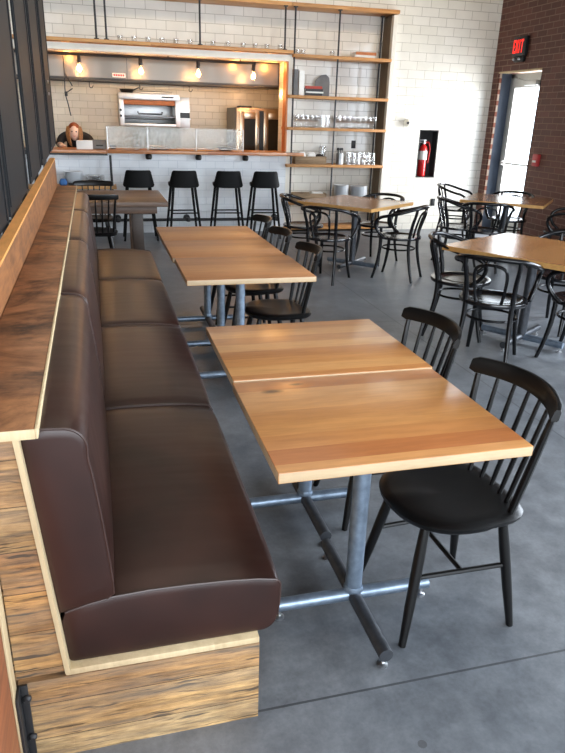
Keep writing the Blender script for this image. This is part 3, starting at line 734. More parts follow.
# broiler
t = thing('salamander_broiler', 'wide stainless broiler with an open mouth on the kitchen wall', 'broiler', (.79, 11.0, 1.43))
bm = bmesh.new()
for q in ((-.45, .45, -.2, .3, .37, .46), (-.45, -.38, -.2, .3, 0, .37), (.38, .45, -.2, .3, 0, .37), (-.38, .38, -.2, .3, 0, .04), (-.38, .38, .25, .3, .04, .37)): box(bm, *q, .006)
obj('housing', bm, M['steel'], t)
obj('burner_bar', bx(-.38, .38, -.19, .2, .30, .365, .004), M['paper_or'], t)
obj('inner_plate', bx(-.375, .375, -.17, .2, .13, .145, .003), M['steel_dk'], t)
bm = bmesh.new()
for k in range(14): tube(bm, [(-.36, -.18+k*.028, .10), (.36, -.18+k*.028, .10)], .005, 5)
obj('grill_rack', bm, M['iron'], t)
obj('handle', tb([(-.18, -.2, .2), (-.17, -.25, .175), (.17, -.25, .175), (.18, -.2, .2)], .012, 8), M['iron'], t)
kn = obj('name_plate', bx(.18, .36, -.206, -.2, .405, .425, .002), M['iron'], t)
for k in range(2): obj('knob', tb([(-.43, -.2, .14+k*.08), (-.43, -.235, .14+k*.08)], .018, 12), M['iron'], t)
obj('flue', bx(-.36, .36, .0, .2, .46, .5, .01), M['steel_warm_tint'], t)
obj('wall_mount', bx(-.3, .3, .3, .7, .05, .25), M['steel_dk'], t)
t = thing('frying_pan', 'small black frying pan resting on top left of the broiler', 'pan', (.47, 10.92, 1.892))
obj('pan', lt([(0, 0), (.08, 0), (.11, .05), (.106, .05), (.077, .006), (0, .005)], 20), M['black_plate'], t)
obj('handle', tb([(.1, 0, .04), (.2, -.03, .09)], .01, 6), M['black_plate'], t)
t = thing('steel_cabinet', 'small stainless wall cabinet with a dark slot right of the broiler', 'cabinet', (1.34, 11.2, 1.40))
obj('body', bx(-.085, .085, -.1, .5, 0, .46, .005), M['steel'], t); obj('slot', bx(-.08, .085, -.106, -.1, .16, .24), M['black_plate'], t); obj('shelf_lip', bx(-.085, .1, -.13, -.1, .14, .155, .003), M['steel'], t)
t = thing('convection_oven', 'tall double convection oven with two dark glass doors and warm reflection tint', 'oven', (2.5, 11.1, 0))
obj('body', bx(-.38, .55, -.25, .5, .1, 1.74, .01), M['steel_warm_tint'], t)
obj('side_panel', bx(-.392, -.381, -.2, .5, .1, 1.74), M['slate'], t)
obj('top_vent', bx(-.3, -.1, -.1, .1, 1.741, 1.77, .005), M['iron'], t)
for k, x in enumerate((-.33, .06)):
    bm = bmesh.new()
    for q in ((x, x+.075, 1.0, 1.68), (x+.255, x+.32, 1.0, 1.68), (x+.075, x+.255, 1.58, 1.68), (x+.075, x+.255, 1.0, 1.09)): box(bm, q[0], q[1], -.275, -.252, q[2], q[3], .003)
    d = obj('oven_door', bm, M['steel_warm_tint'], t); obj('oven_window', bx(x+.075, x+.255, -.268, -.26, 1.09, 1.58), M['dkglass'], d, False)
    obj('door_handle', tb([(x+(.29 if k == 0 else .03), -.276, 1.2), (x+(.29 if k == 0 else .03), -.31, 1.22), (x+(.29 if k == 0 else .03), -.31, 1.45), (x+(.29 if k == 0 else .03), -.276, 1.47)], .008, 6), M['steel'], d)
obj('centre_strip', bx(-.01, .06, -.262, -.252, .95, 1.70), M['black_plate'], t)
for x in (-.34, .5):
    for y in (-.2, .4): obj('foot', tb([(x, y, 0), (x, y, .1)], .025, 8), M['iron'], t)
t = thing('prep_counter', 'long stainless prep counter along the kitchen back wall', 'counter', (0, 11.3, 0))
obj('worktop', bx(-2, 2.0, -.3, .38, .86, .9, .004), M['steel'], t); obj('cabinet_body', bx(-1.95, 1.95, -.25, .37, .0, .855), M['steel_dk'], t)

# ================================================================== HALF WALL + SCREEN
HW = thing('half_wall', 'low reclaimed wood partition with a rustic ledge along the leather bench', 'partition', (.0122, 0, 0), .009)
Y0, YE, LZ = 1.355, 6.52, .972
def para(bm, pts, y0, y1):
    a = [bm.verts.new((x, y0, z)) for x, z in pts]; b = [bm.verts.new((x, y1, z)) for x, z in pts]; n = len(pts)
    bm.faces.new(a); bm.faces.new(b[::-1])
    for i in range(n): bm.faces.new((a[i], b[i], b[(i+1) % n], a[(i+1) % n]))
obj('wall_core', bx(-.368, -.228, Y0+.02, YE-.02, 0, LZ-.024), M['reclaimed'], HW, False)
bm = bmesh.new()      # ledge board with pale front edge
box(bm, -.336, -.1722, Y0-.012, YE, LZ-.023, LZ, .002)
obj('ledge', bm, M['ledge'], HW)
obj('ledge_edge', bx(-.1718, -.166, Y0-.014, YE, LZ-.023, LZ+.0005, .001), M['ply'], HW)
obj('ledge_edge', bx(-.42, -.172, Y0-.0145, Y0-.0122, LZ-.023, LZ, .0005), M['ply'], HW)
bm = bmesh.new(); para(bm, [(-.285, .289), (-.172, .289), (-.218, LZ-.0245), (-.285, LZ-.0245)], Y0, Y0+.02)
obj('end_boards', bm, M['reclaimed'], HW, False)
bm = bmesh.new()      # rail board rising behind the ledge
def slopebox(bm, x0, x1, ya, yb, z0a, z0b, z1a, z1b, mi=0):
    v = [bm.verts.new(p) for p in ((x0, ya, z0a), (x1, ya, z0a), (x1, yb, z0b), (x0, yb, z0b), (x0, ya, z1a), (x1, ya, z1a), (x1, yb, z1b), (x0, yb, z1b))]
    for f in ((3, 2, 1, 0), (4, 5, 6, 7), (0, 1, 5, 4), (1, 2, 6, 5), (2, 3, 7, 6), (3, 0, 4, 7)):
        bm.faces.new([v[k] for k in f]).material_index = mi
slopebox(bm, -.370, -.338, Y0, YE, LZ-.02, LZ-.02, 1.085, 1.20)
obj('rail_board', bm, M['pine'], HW, False)
bm = bmesh.new(); slopebox(bm, -.382, -.337, Y0, YE, 1.0855, 1.2005, 1.097, 1.212)
obj('rail_cap', bm, M['pine_top'], HW, False)
obj('end_post', bx(-.370, -.339, YE+.0, YE+.04, 0, 1.17, .003), M['pine'], HW)
# slanted pale trim strip closing the seat back
bm = bmesh.new()
para(bm, [(-.170, .285), (-.158, .285), (-.208, LZ-.0245), (-.220, LZ-.0245)], Y0-.006, Y0+.03)
obj('trim_strip', bm, M['ply'], HW, False)
# side board that runs toward the viewer with its iron angle
obj('return_board', bx(-.325, -.293, .70, Y0-.004, 0, .945, .003), M['post'], HW)
obj('return_edge', bx(-.2925, -.287, Y0-.05, Y0-.004, 0, .62, .001), M['ply'], HW)
bm = bmesh.new(); box(bm, -.286, -.28, Y0-.05, Y0-.0015, 0.0, .27, .001); box(bm, -.28, -.262, Y0-.007, Y0-.0015, 0.0, .27, .001)
br = obj('corner_angle', bm, M['iron'], HW)
for z in (.23, .10):
    q = lt([(0, 0), (.011, 0), (.011, .006), (.006, .012), (0, .012)], 10); bmesh.ops.rotate(q, verts=q.verts, matrix=Matrix.Rotation(PI/2, 3, 'X')); bmesh.ops.translate(q, verts=q.verts, vec=(-.266, Y0-.007, z))
    obj('bolt', q, M['iron'], br)

SC = thing('slatted_screen', 'tall charcoal board screen with narrow gaps standing behind the ledge', 'screen', (.02, 0, 0))
def zb(y): return 1.14+.038*(y-3.3)
for (a, b, th) in ((2.2, 3.19, .012), (3.30, 4.17, .012), (4.42, 5.23, .012), (5.43, 6.30, .012), (6.54, 7.3, .012)):
    bm = bmesh.new(); slopebox(bm, -.43-th, -.43, a, b, zb(a), zb(b), 4.28, 4.28)
    p = obj('panel', bm, M['charcoal'], SC, False)
    bm = bmesh.new()
    for s_ in (a+.012, b-.052): box(bm, -.4299, -.424, s_, s_+.04, zb(b)+.01, 4.2)
    obj('edge_batten', bm, M['charcoal'], p, False)
    if a > 3:
        bm = bmesh.new(); box(bm, -.455, -.435, a-.045, a-.005, 0, 4.28)
        # hidden posts carry the panels
        obj('post', bm, M['black_plate'], p, False) if th > .05 else bm.free()
for y in (3.75, 4.80, 5.85, 6.90):
    bm = bmesh.new(); tube(bm, [(-.52, y, 0), (-.52, y, 4.28)], .018, 8); 
    for z in (1.35, 2.4, 3.6): box(bm, -.505, -.461, y-.15, y+.15, z, z+.02)
    obj('steel_post', bm, M['iron'], SC)
for y in (6.9,):
    bm = bmesh.new()
    for z in (1.75, 1.85):
        tube(bm, [(-.43, y, z), (-.418, y, z)], .012, 8)
    obj('bolt_heads', bm, M['zinc'], SC)

# ================================================================== LEATHER BENCH
BN = thing('banquette', 'long brown leather bench with padded back beside the half wall', 'bench')
BE = 6.03
bm = bx(-.169, .333, Y0, BE-.02, 0, .268); box(bm, -.285, -.1691, Y0, Y0+.019, 0, .268); obj('plinth', bm, M['reclaimed'], BN, False)
obj('seat_board', bx(-.17, .333, Y0+.001, BE, .269, .288, .002), M['ply'], BN)
step = (BE-1.375)/4
for k in range(4):
    a = 1.375+k*step; b = a+step-.004
    prof = arc(-.145, .31, .018, 180, 270)[::1]+[(0, .291), (.15, .291), (.28, .291)]+arc(.342, .335, .044, -90, 0, 8)[0:]+[(.390, .37), (.3915, .41)]+arc(.372, .434, .02, 0, 80, 5)+[(.33, .463), (.25, .471), (.15, .476), (.05, .478), (-.04, .474), (-.10, .462), (-.158, .447), (-.168, .42)]
    s = obj('seat_cushion', loft(prof, a, b, .006, .008), M['leather'], BN)
    for yy in (a+.0035, b-.0035):
        tp = [p for p in prof if p[1] > .43 or (p[0] > .385 and p[1] > .33)]
        obj('piping', tb([(x+(.001 if x > .3 else 0), yy, z+.001) for x, z in sorted(tp, key=lambda p: (p[0]-p[1]*.8))], .0033, 6), M['piping'], s)
    a = 1.375+k*1.206; b = a+1.202
    prof = [(-.170, .452), (-.10, .465), (-.055, .472), (-.038, .486), (-.038, .52), (-.043, .60), (-.053, .72), (-.064, .82), (-.071, .87)]+arc(-.122, .897, .052, 5, 92, 8)+[(-.15, .951), (-.19, .951), (-.206, .945), (-.212, .92), (-.205, .80), (-.186, .62)]
    c = obj('back_cushion', loft(prof, a, b, .006, .008), M['leather'], BN); c.location = (.0122, 0, 0); c.rotation_euler = (0, 0, .009)
    for yy in (a+.0035, b-.0035):
        tp = prof[2:9]+prof[9:20]
        obj('piping', tb([(x, yy, z+.001) for x, z in tp], .0033, 6), M['piping'], c)

# ================================================================== OAK TABLES ON PIPE BASES
def make_table(label, group, top, edge, bx_=0., by_=0.):
    t = thing('dining_table', label, 'table', (0, 0, 0), 0, group)
    bm = box(bmesh.new(), -.377, .377, -.3165, .3165, .718, .75, .002, sidemi=1)
    obj('tabletop', bm, [M[top], M[edge]], t, True)
    bm = tb([(bx_, by_, .06), (bx_, by_, .70)], .029, 16)
    p = obj('pedestal', bm, M['pipe'], t)
    obj('mounting_plate', bx(bx_-.15, bx_+.15, by_-.15, by_+.15, .700, .7175, .002), M['pipe_dark'], p)
    lathe_b = lt([(0, .0), (.033, 0), (.035, .008), (.031, .02), (0, .02)], 16, (bx_, by_, .075))
    obj('collar', lathe_b, M['pipe'], p)
    for a in range(4):
        d = Vector((math.cos(a*PI/2), math.sin(a*PI/2), 0)); L = .285 if a % 2 == 0 else .298
        c = Vector((bx_, by_, .055))
        q = obj('foot_pipe', tb([c, c+d*L], .0235, 12), M['pipe' if a % 2 == 0 else 'pipe_dark'], t)
        e = c+d*(L-.02)
        obj('glide', lt([(0, 0), (.017, 0), (.017, .006), (.006, .01), (.006, .034), (0, .034)], 12, (e.x, e.y, 0)), M['zinc'], q)
    return t
T1 = make_table('nearest oak table with two dark knots in its top', None, 'oak', 'oak_edge', -.01, -.012); T1.location = (.768, 1.7395, 0)
T2 = make_table('light oak table pushed against the far edge of the nearest knotty table', None, 'oak2', 'oak_edge', .0, -.01); T2.location = (.772, 2.3755, 0); T2.scale = (1, 1, 1.007)
T3 = make_table('oak table at the near end of the far row of three along the bench', None, 'oak3', 'oak_edge', -.01, .0); T3.location = (.801, 3.897, 0)
T4 = dup(T3, (.788, 4.533, 0), 0, 'oak table in the middle of the far row of three along the bench')
T5 = dup(T3, (.786, 5.169, 0), 0, 'oak table at the far end of the row, closest to the bar stools')

# ================================================================== SPINDLE CHAIRS  (local +X is the front)
def make_spindle():
    t = thing('spindle_chair', 'x', 'chair')
    # saddle seat
    bm = bmesh.new(); n = 44; rings_t = []; rings_b = []
    def outline(a):
        c, s_ = math.cos(a), math.sin(a)
        e = 4.2 if c < 0 else 2.3
        r = 1/((abs(c)/.215)**e+(abs(s_)/(.215 if c > 0 else .215))**e)**(1/e)
        return Vector((c*r, s_*r*(1 if c > -.2 else .96)))
    K = (0, .25, .5, .7, .85, .95, 1)
    def ztop(p, k):
        d = -.013*max(0, 1-((p.x+.045)/.15)**2)*max(0, 1-(abs(p.y)/.19)**2.2)+.006*math.exp(-(p.y/.035)**2)*max(0, p.x/.2)
        return .452+d-(.012 if k == 1 else .003 if k == .95 else 0)
    cv = bm.verts.new((0, 0, ztop(Vector((0, 0)), 0)))
    for k in K[1:]:
        rings_t.append([bm.verts.new((*(outline(2*PI*i/n)*k), ztop(outline(2*PI*i/n)*k, k))) for i in range(n)])
    for k, z in ((.985, .427), (.93, .415), (.6, .412)):
        rings_b.append([bm.verts.new((*(outline(2*PI*i/n)*k), z)) for i in range(n)])
    for i in range(n): bm.faces.new((cv, rings_t[0][i], rings_t[0][(i+1) % n]))
    R_ = rings_t+rings_b
    for A, B in zip(R_, R_[1:]):
        for i in range(n): bm.faces.new((A[i], B[i], B[(i+1) % n], A[(i+1) % n]))
    bm.faces.new(R_[-1])
    obj('seat', bm, M['black'], t)
    tops = {(1, 1): (.13, .115), (1, -1): (.13, -.115), (-1, 1): (-.14, .13), (-1, -1): (-.14, -.13)}
    feet = {(1, 1): (.205, .185), (1, -1): (.205, -.185), (-1, 1): (-.20, .19), (-1, -1): (-.20, -.19)}
    def at(key, z):
        a, b = tops[key], feet[key]; f = 1-z/.42
        return Vector((a[0]+(b[0]-a[0])*f, a[1]+(b[1]-a[1])*f, z))
    for key in tops:
        obj('leg', tb([at(key, .0), at(key, .14), at(key, .30), at(key, .425)], [.0125, .017, .0185, .015], 12), M['black'], t)
    for s_ in (1, -1): obj('stretcher', tb([at((1, s_), .235), at((-1, s_), .235)], .0085, 8), M['black'], t)
    a = (at((1, 1), .235)+at((-1, 1), .235))/2; b = (at((1, -1), .235)+at((-1, -1), .235))/2
    obj('stretcher', tb([a, b], .0085, 8), M['black'], t)
    # crest rail
    def rail_c(u):   # u -1..1
        return Vector((-.272+.085*u*u, .230*u, .817-.006*u*u))
    bm = bmesh.new(); secs = []
    m = 24
    for i in range(m+1):
        u = -1+2*i/m; c = rail_c(u); d = (rail_c(u+.01)-rail_c(u-.01)).normalized(); nrm = Vector((-d.y, d.x, 0)).normalized()
        e = min(1, (1-abs(u))/.10); e = math.sqrt(max(0.0, 1-(1-e)**2))*.35+.65 if abs(u) > .9 else 1
        hh, th = .029*e, .010
        up = Vector((-.25, 0, 1)).normalized()
        prof = [(-th*.75, -hh), (th*.75, -hh), (th*1.1, -hh*.6), (th, 0), (th*.95, hh*.6), (th*.6, hh*.93), (0, hh), (-th*.6, hh*.93), (-th*.95, hh*.6), (-th, 0), (-th*1.1, -hh*.6)]
        secs.append([bm.verts.new(c+nrm*p[0]+up*p[1]) for p in prof])
    for A, B in zip(secs, secs[1:]):
        for k in range(len(A)): bm.faces.new((A[k], B[k], B[(k+1) % len(A)], A[(k+1) % len(A)]))
    bm.faces.new(secs[0]); bm.faces.new(secs[-1][::-1])
    obj('crest_rail', bm, M['black'], t)
    for i in range(7):
        u = (-1+2*i/6)
        bot = Vector((-.175+.035*abs(u)**2, .165*u, .440)); top = rail_c(u*.87)+Vector((.008, 0, -.03))
        r = .0085 if 0 < i < 6 else .0125
        obj('spindle', tb([bot, (bot*2+top)/3, (bot+top*2)/3, top], [r*.9, r*1.05, r, r*.8], 8), M['black'], t)
    return t
S0 = make_spindle()
S0.location = (1.052, 1.70, 0); S0.rotation_euler = (0, 0, PI+.03)
S0['label'] = 'nearest black spindle-back chair, its seat and legs in full view'
dup(S0, (1.09, 2.36, 0), PI+.03, 'second black spindle-back chair from the viewer, mostly hidden by the near oak tables')
dup(S0, (1.055, 4.03, 0), PI-.02, 'black spindle-back chair at the nearest table of the far row')
dup(S0, (1.04, 4.68, 0), PI+.02, 'black spindle-back chair at the middle table of the far row')
dup(S0, (1.05, 5.33, 0), PI, 'black spindle-back chair at the farthest table of the far row')
dup(S0, (-.075, 7.24, 0), PI/2+.03, 'black spindle-back chair at the bench end, nearer one at the brown table')
dup(S0, (-.085, 8.22, 0), -PI/2, 'black spindle-back chair on the bar side of the brown table')

# ================================================================== BROWN TABLE
t = thing('farmhouse_table', 'brown grey boarded table with thick square legs in front of the bar', 'table', (0, 0, 0))
obj('tabletop', bx(-1.1, .668, 7.12, 8.30, .70, .75, .004), M['dark_table'], t)
obj('apron', bx(-1.02, .56, 7.22, 8.14, .62, .698, .003), M['dark_table'], t)
for x in (-.85, .355):
    for y in (7.37, 8.0): obj('leg', bx(x-.06, x+.06, y-.06, y+.06, 0, .619, .004), M['dark_table'], t)

# ================================================================== BAR STOOLS (local -Y is the back shell)
def make_stool():
    t = thing('bar_stool', 'x', 'stool')
    bm = bmesh.new(); n = 40
    def R(a):
        c, s_ = math.cos(a), math.sin(a)
        return 1/((abs(c)/.195)**3+(abs(s_)/.18)**3)**(1/3)
    rows = [[bm.verts.new((R(2*PI*i/n)*k*math.cos(2*PI*i/n), R(2*PI*i/n)*k*math.sin(2*PI*i/n), z)) for i in range(n)] for k, z in ((.80, .690), (.93, .697), (.99, .715), (1, .74), (.985, .752), (.94, .755), (.6, .742), (.3, .738))]
    for A, B in zip(rows, rows[1:]):
        for i in range(n): bm.faces.new((A[i], A[(i+1) % n], B[(i+1) % n], B[i]))
    bm.faces.new(rows[0][::-1]); bm.faces.new(rows[-1])
    obj('seat', bm, M['stool'], t)
    bm = bmesh.new(); nu, nq = 20, 10; G = [[], []]
    for side in (0, 1):
        for i in range(nu+1):
            u = -1+2*i/nu; col_ = []
            for j in range(nq+1):
                q = j/nq
                top = .918-.06*max(0, (abs(u)-.66)/.34)**2.4; bot = .70+.028*max(0, (abs(u)-.7)/.3)**2.2
                z = bot+(top-bot)*q; x = (.205-.032*q)*math.sin(u*1.35)/math.sin(1.35); y = -.192-.022*q+.125*(1-math.cos(u*1.2))
                k = 0 if side == 0 else .018*(1-.35*q)
                col_.append(bm.verts.new((x*(1-k*2.2), y+k, z)))
            G[side].append(col_)
    for side in (0, 1):
        for i in range(nu):
            for j in range(nq): bm.faces.new((G[side][i][j], G[side][i+1][j], G[side][i+1][j+1], G[side][i][j+1]))
    for i in range(nu):
        for j in (0, nq): bm.faces.new((G[0][i][j], G[0][i+1][j], G[1][i+1][j], G[1][i][j]))
    for j in range(nq):
        for i in (0, nu): bm.faces.new((G[0][i][j], G[0][i][j+1], G[1][i][j+1], G[1][i][j]))
    obj('backrest', bm, M['stool'], t)
    keys = [(sx, sy) for sx in (-1, 1) for sy in (-1, 1)]
    def at(k, z): f = 1-z/.705; return Vector((k[0]*(.145+.075*f), k[1]*(.12+.07*f), z))
    for k in keys: obj('leg', tb([at(k, 0), at(k, .35), at(k, .70)], [.014, .017, .019], 10), M['stool'], t)
    for a, b, z in (((-1, -1), (1, -1), .36), ((-1, 1), (1, 1), .36), ((-1, -1), (-1, 1), .27), ((1, -1), (1, 1), .27)):
        obj('foot_bar', tb([at(a, z), at(b, z)], .0095, 8), M['stool'], t)
    return t
st = make_stool(); st.location = (.485, 9.30, 0); st['label'] = 'black bar stool behind the brown table, leftmost of the four at the bar'; 
dup(st, (1.08, 9.31, 0), .04, 'black bar stool second from the left at the bar, right of the brown table end')
dup(st, (1.69, 9.31, 0), -.02, 'black bar stool second from the right at the bar')
dup(st, (2.215, 9.31, 0), -.05, 'black bar stool nearest the open shelves, rightmost of the four')

# ================================================================== BENTWOOD ARMCHAIRS (local +X is the front)
def make_bentwood():
    t = thing('bentwood_armchair', 'x', 'chair')
    B = M['black2']
    sr = .232
    obj('seat', lt([(0, .452), (.10, .451), (.165, .456), (.178, .462), (.19, .4655), (sr, .463), (sr+.004, .452), (sr, .437), (.19, .432), (.0, .436)], 36, sy=1.02), M['seat_black'], t)
    # arm rail: one bent hoop from seat side round the back to the other seat side
    half = [(-.272, 0, .778), (-.255, .11, .776), (-.195, .21, .763), (-.10, .270, .732), (.02, .287, .698), (.12, .280, .674), (.180, .264, .63), (.187, .25, .57), (.15, .236, .505), (.085, .228, .452)]
    pts = [(x, -y, z) for x, y, z in half[::-1]]+half[1:]
    obj('arm_rail', tb(pts, .0165, 10, sm=5), B, t)
    inner = [(-.178, .085, .455), (-.20, .10, .55), (-.232, .108, .66), (-.25, .085, .715), (-.26, 0, .735)]
    pts = inner+[(x, -y, z) for x, y, z in inner[-2::-1]]
    obj('back_loop', tb(pts, .011, 8, sm=5), B, t)
    for s_ in (1, -1):
        obj('rear_leg', tb([(-.235, s_*.185, 0), (-.195, s_*.172, .15), (-.165, s_*.16, .32), (-.163, s_*.158, .46), (-.185, s_*.165, .60), (-.215, s_*.178, .70), (-.226, s_*.18, .764)], [.0135, .0155, .0175, .018, .0165, .0155, .0145], 10, sm=4), B, t)
        obj('front_leg', tb([(.215, s_*.175, 0), (.185, s_*.163, .12), (.160, s_*.15, .28), (.155, s_*.145, .44)], [.0135, .0155, .018, .0185], 10, sm=4), B, t)
    ring = [(.175*math.cos(a), .175*math.sin(a), .33) for a in [2*PI*k/28 for k in range(28)]]
    obj('stretcher_ring', tb(ring, .0095, 8, closed=True), B, t)
    return t
D = math.radians
W0 = make_bentwood()
W0.location = (2.25, 7.43, 0); W0.rotation_euler = (0, 0, D(-18)); W0['label'] = 'black bentwood armchair at the far left side of the cafe table by the shelves'
def bent(x, y, a, label): return dup(W0, (x, y, 0), D(a), label)
bent(2.28, 6.60, 46, 'black bentwood armchair, back to viewer, at the near left of the table by the shelves')
bent(3.08, 6.58, 138, 'black bentwood armchair seen sideways at the near right of the table by the shelves')
bent(3.17, 7.42, 218, 'black bentwood armchair behind the cafe table by the shelves, facing the viewer')
bent(2.72, 4.60, -34, 'black bentwood armchair behind the left corner of the nearest cafe table')
bent(2.64, 3.99, 47, 'black bentwood armchair, back to viewer, in front of the nearest cafe table')
bent(3.30, 3.84, 118, 'black bentwood armchair cut by the right picture edge, in front of the nearest cafe table')
bent(3.66, 4.60, 205, 'black bentwood armchair mostly hidden behind the nearest cafe table at the right edge')
bent(4.12, 7.18, -16, 'black bentwood armchair at the left corner of the cafe table by the door')
bent(4.95, 8.78, -40, 'black bentwood armchair nearest the white tile wall, behind the cafe table by the door')
bent(4.30, 6.88, 58, 'black bentwood armchair, back to viewer, in front of the cafe table by the door')
bent(5.14, 7.72, 222, 'black bentwood armchair between the cafe table and the glass door')
bent(5.22, 6.66, 140, 'black bentwood armchair before the brick wall, right of the table by the door')

# ================================================================== CAFE TABLES
def make_cafe(s=1.0, base_rot=0):
    t = thing('cafe_table', 'x', 'table')
    bm = prism(bmesh.new(), rrect(s/2, s/2, .012, 3), .715, .75, sidemi=1)
    obj('tabletop', bm, [M['bistro'], M['bistro_edge']], t, False)
    p = obj('pedestal', tb([(0, 0, .06), (0, 0, .695)], .036, 16), M['pipe_dark'], t)
    obj('mounting_plate', bx(-.2, .2, -.2, .2, .695, .714, .002), M['pipe_dark'], p)
    for a in range(4):
        an = a*PI/2+base_rot; d = Vector((math.cos(an), math.sin(an), 0)); c = Vector((0, 0, .055))
        q = obj('foot_pipe', tb([c, c+d*.33], .026, 12), M['pipe' if a % 2 else 'pipe_dark'], t)
        e = d*.31; obj('glide', lt([(0, 0), (.017, 0), (.017, .006), (.006, .01), (.006, .03), (0, .03)], 10, (e.x, e.y, 0)), M['zinc'], q)
    return t
C1 = make_cafe(1.0, D(4)); C1.location = (3.128, 4.277, 0); C1.rotation_euler = (0, 0, D(45-16)); C1['label'] = 'large square cafe table at the right edge, nearest of the three with bentwood armchairs'
c = dup(C1, (2.78, 7.16, 0), D(45-7), 'square cafe table in front of the open shelves with four bentwood armchairs'); c.scale = (.965, .965, 1)
c = dup(C1, (4.867, 7.371, 0), D(45+2.7), 'square cafe table by the glass door reflecting its daylight'); c.scale = (.965, .965, 1)

# ================================================================== PERSON
def skin_mesh(name, verts, edges, radii, mat, parent=None, sub=2, root=0):
    me = bpy.data.meshes.new(name); me.from_pydata([Vector(v) for v in verts], edges, []); me.update()
    o = bpy.data.objects.new(name, me); COL.objects.link(o)
    sm = o.modifiers.new('Skin', 'SKIN'); sm.use_smooth_shade = True
    lay = me.skin_vertices[0].data
    for i, r in enumerate(radii): lay[i].radius = (r, r) if not isinstance(r, tuple) else r
    lay[root].use_root = True
    ss = o.modifiers.new('Sub', 'SUBSURF'); ss.levels = sub; ss.render_levels = sub
    me.materials.append(M[mat])
    if parent: o.parent = parent
    return o
PX, PY = -.315, 10.72
P = thing('person', 'person with auburn hair in a black top leaning forearms on the bar', 'person', (PX, PY, 0))
V = [(0, .02, .93), (0, -.02, 1.05), (0, -.08, 1.16), (0, -.14, 1.25), (0, -.2, 1.29), (0, -.26, 1.31), (0, -.30, 1.37),
     (.10, -.12, 1.27), (.19, -.14, 1.25), (.235, -.22, 1.13+.03), (.17, -.40, 1.165), (.12, -.46, 1.160),
     (-.10, -.12, 1.27), (-.19, -.14, 1.25), (-.225, -.22, 1.16), (-.18, -.42, 1.165), (-.17, -.50, 1.160),
     (.095, .03, .86), (.11, .0, .48), (.11, .05, .07), (.12, -.1, .03), (-.095, .03, .86), (-.11, .0, .48), (-.11, .05, .07), (-.12, -.1, .03)]
E_ = [(0, 1), (1, 2), (2, 3), (3, 4), (4, 5), (5, 6), (3, 7), (7, 8), (8, 9), (9, 10), (10, 11), (3, 12), (12, 13), (13, 14), (14, 15), (15, 16), (0, 17), (17, 18), (18, 19), (19, 20), (0, 21), (21, 22), (22, 23), (23, 24)]
Rr = [(.14, .1), (.12, .09), (.13, .1), (.12, .09), .05, .075, .078, .07, .055, .042, .03, .025, .07, .055, .042, .03, .025, .085, .06, .04, .032, .085, .06, .04, .032]
# fingers and thumbs grow from each wrist
def hand(V, E_, Rr, w, wi, s_):
    for k, (dx, L) in enumerate(((-.024, .05), (-.008, .06), (.008, .056), (.022, .044))):
        i = len(V); V += [(w[0]+dx, w[1]-.035, w[2]+.004), (w[0]+dx*1.2, w[1]-.06, w[2]+.006), (w[0]+dx*1.3, w[1]-.06-L*.6, w[2]-.008)]
        E_ += [(wi, i), (i, i+1), (i+1, i+2)]; Rr += [.010, .009, .0075]
    i = len(V); V += [(w[0]-s_*.035, w[1]-.015, w[2]), (w[0]-s_*.05, w[1]-.045, w[2]-.004)]; E_ += [(wi, i), (i, i+1)]; Rr += [.011, .009]
hand(V, E_, Rr, V[11], 11, 1); hand(V, E_, Rr, V[16], 16, -1)
skin_mesh('body', V, E_, Rr, 'skin', P)
skin_mesh('black_top', [V[0], V[1], V[2], V[3], (0, -.18, 1.295), V[7], V[8], V[9], (.215, -.28, 1.165), V[12], V[13], V[14], (-.215, -.28, 1.165)],
          [(0, 1), (1, 2), (2, 3), (3, 4), (3, 5), (5, 6), (6, 7), (7, 8), (3, 9), (9, 10), (10, 11), (11, 12)],
          [(.155, .115), (.135, .105), (.145, .115), (.135, .105), .062, .085, .07, .056, .048, .085, .07, .056, .048], 'cloth_black', P)
skin_mesh('trousers', [V[0], (0, .03, .90), V[17], V[18], (.11, .05, .12), V[21], V[22], (-.11, .05, .12)], [(0, 1), (1, 2), (2, 3), (3, 4), (1, 5), (5, 6), (6, 7)], [(.15, .11), (.15, .11), .098, .07, .055, .098, .07, .055], 'jeans', P)
hd = Vector((0, -.275, 1.42))
face = obj('face', bmesh.new(), M['skin'], P)
bm = bmesh.new(); bmesh.ops.create_uvsphere(bm, u_segments=24, v_segments=16, radius=1)
for v in bm.verts: v.co = Vector((v.co.x*.075*(1-.12*max(0, -v.co.z)), v.co.y*.092, v.co.z*.112)) + Vector((0, -.285, 1.405))
for v in bm.verts:      # brow, nose and chin
    d = v.co-Vector((0, -.285, 1.405))
    if d.y < -.05 and abs(d.x) < .014 and -.03 < d.z < .02: v.co.y -= .014
bm.to_mesh(face.data); bm.free(); face.data.polygons.foreach_set('use_smooth', [True]*len(face.data.polygons))
face.location = (0, -.035, -.075)
for s_ in (-1, 1):
    bm = bmesh.new(); bmesh.ops.create_uvsphere(bm, u_segments=10, v_segments=8, radius=.011); bmesh.ops.translate(bm, verts=bm.verts, vec=(s_*.028, -.366, 1.418)); obj('eye', bm, M['iron'], face)
    bm = bmesh.new(); bmesh.ops.create_uvsphere(bm, u_segments=10, v_segments=8, radius=.02); bmesh.ops.scale(bm, verts=bm.verts, vec=(.5, .8, 1.4)); bmesh.ops.translate(bm, verts=bm.verts, vec=(s_*.075, -.275, 1.405)); obj('ear', bm, M['skin'], face)
obj('mouth', tb([(-.02, -.366, 1.36), (0, -.370, 1.357), (.02, -.366, 1.36)], .004, 6), M['redp'], face)
bm = bmesh.new(); bmesh.ops.create_uvsphere(bm, u_segments=28, v_segments=18, radius=1)
for v in bm.verts: v.co = Vector((v.co.x*.092, v.co.y*.108, v.co.z*.115)) + Vector((0, -.255, 1.425))
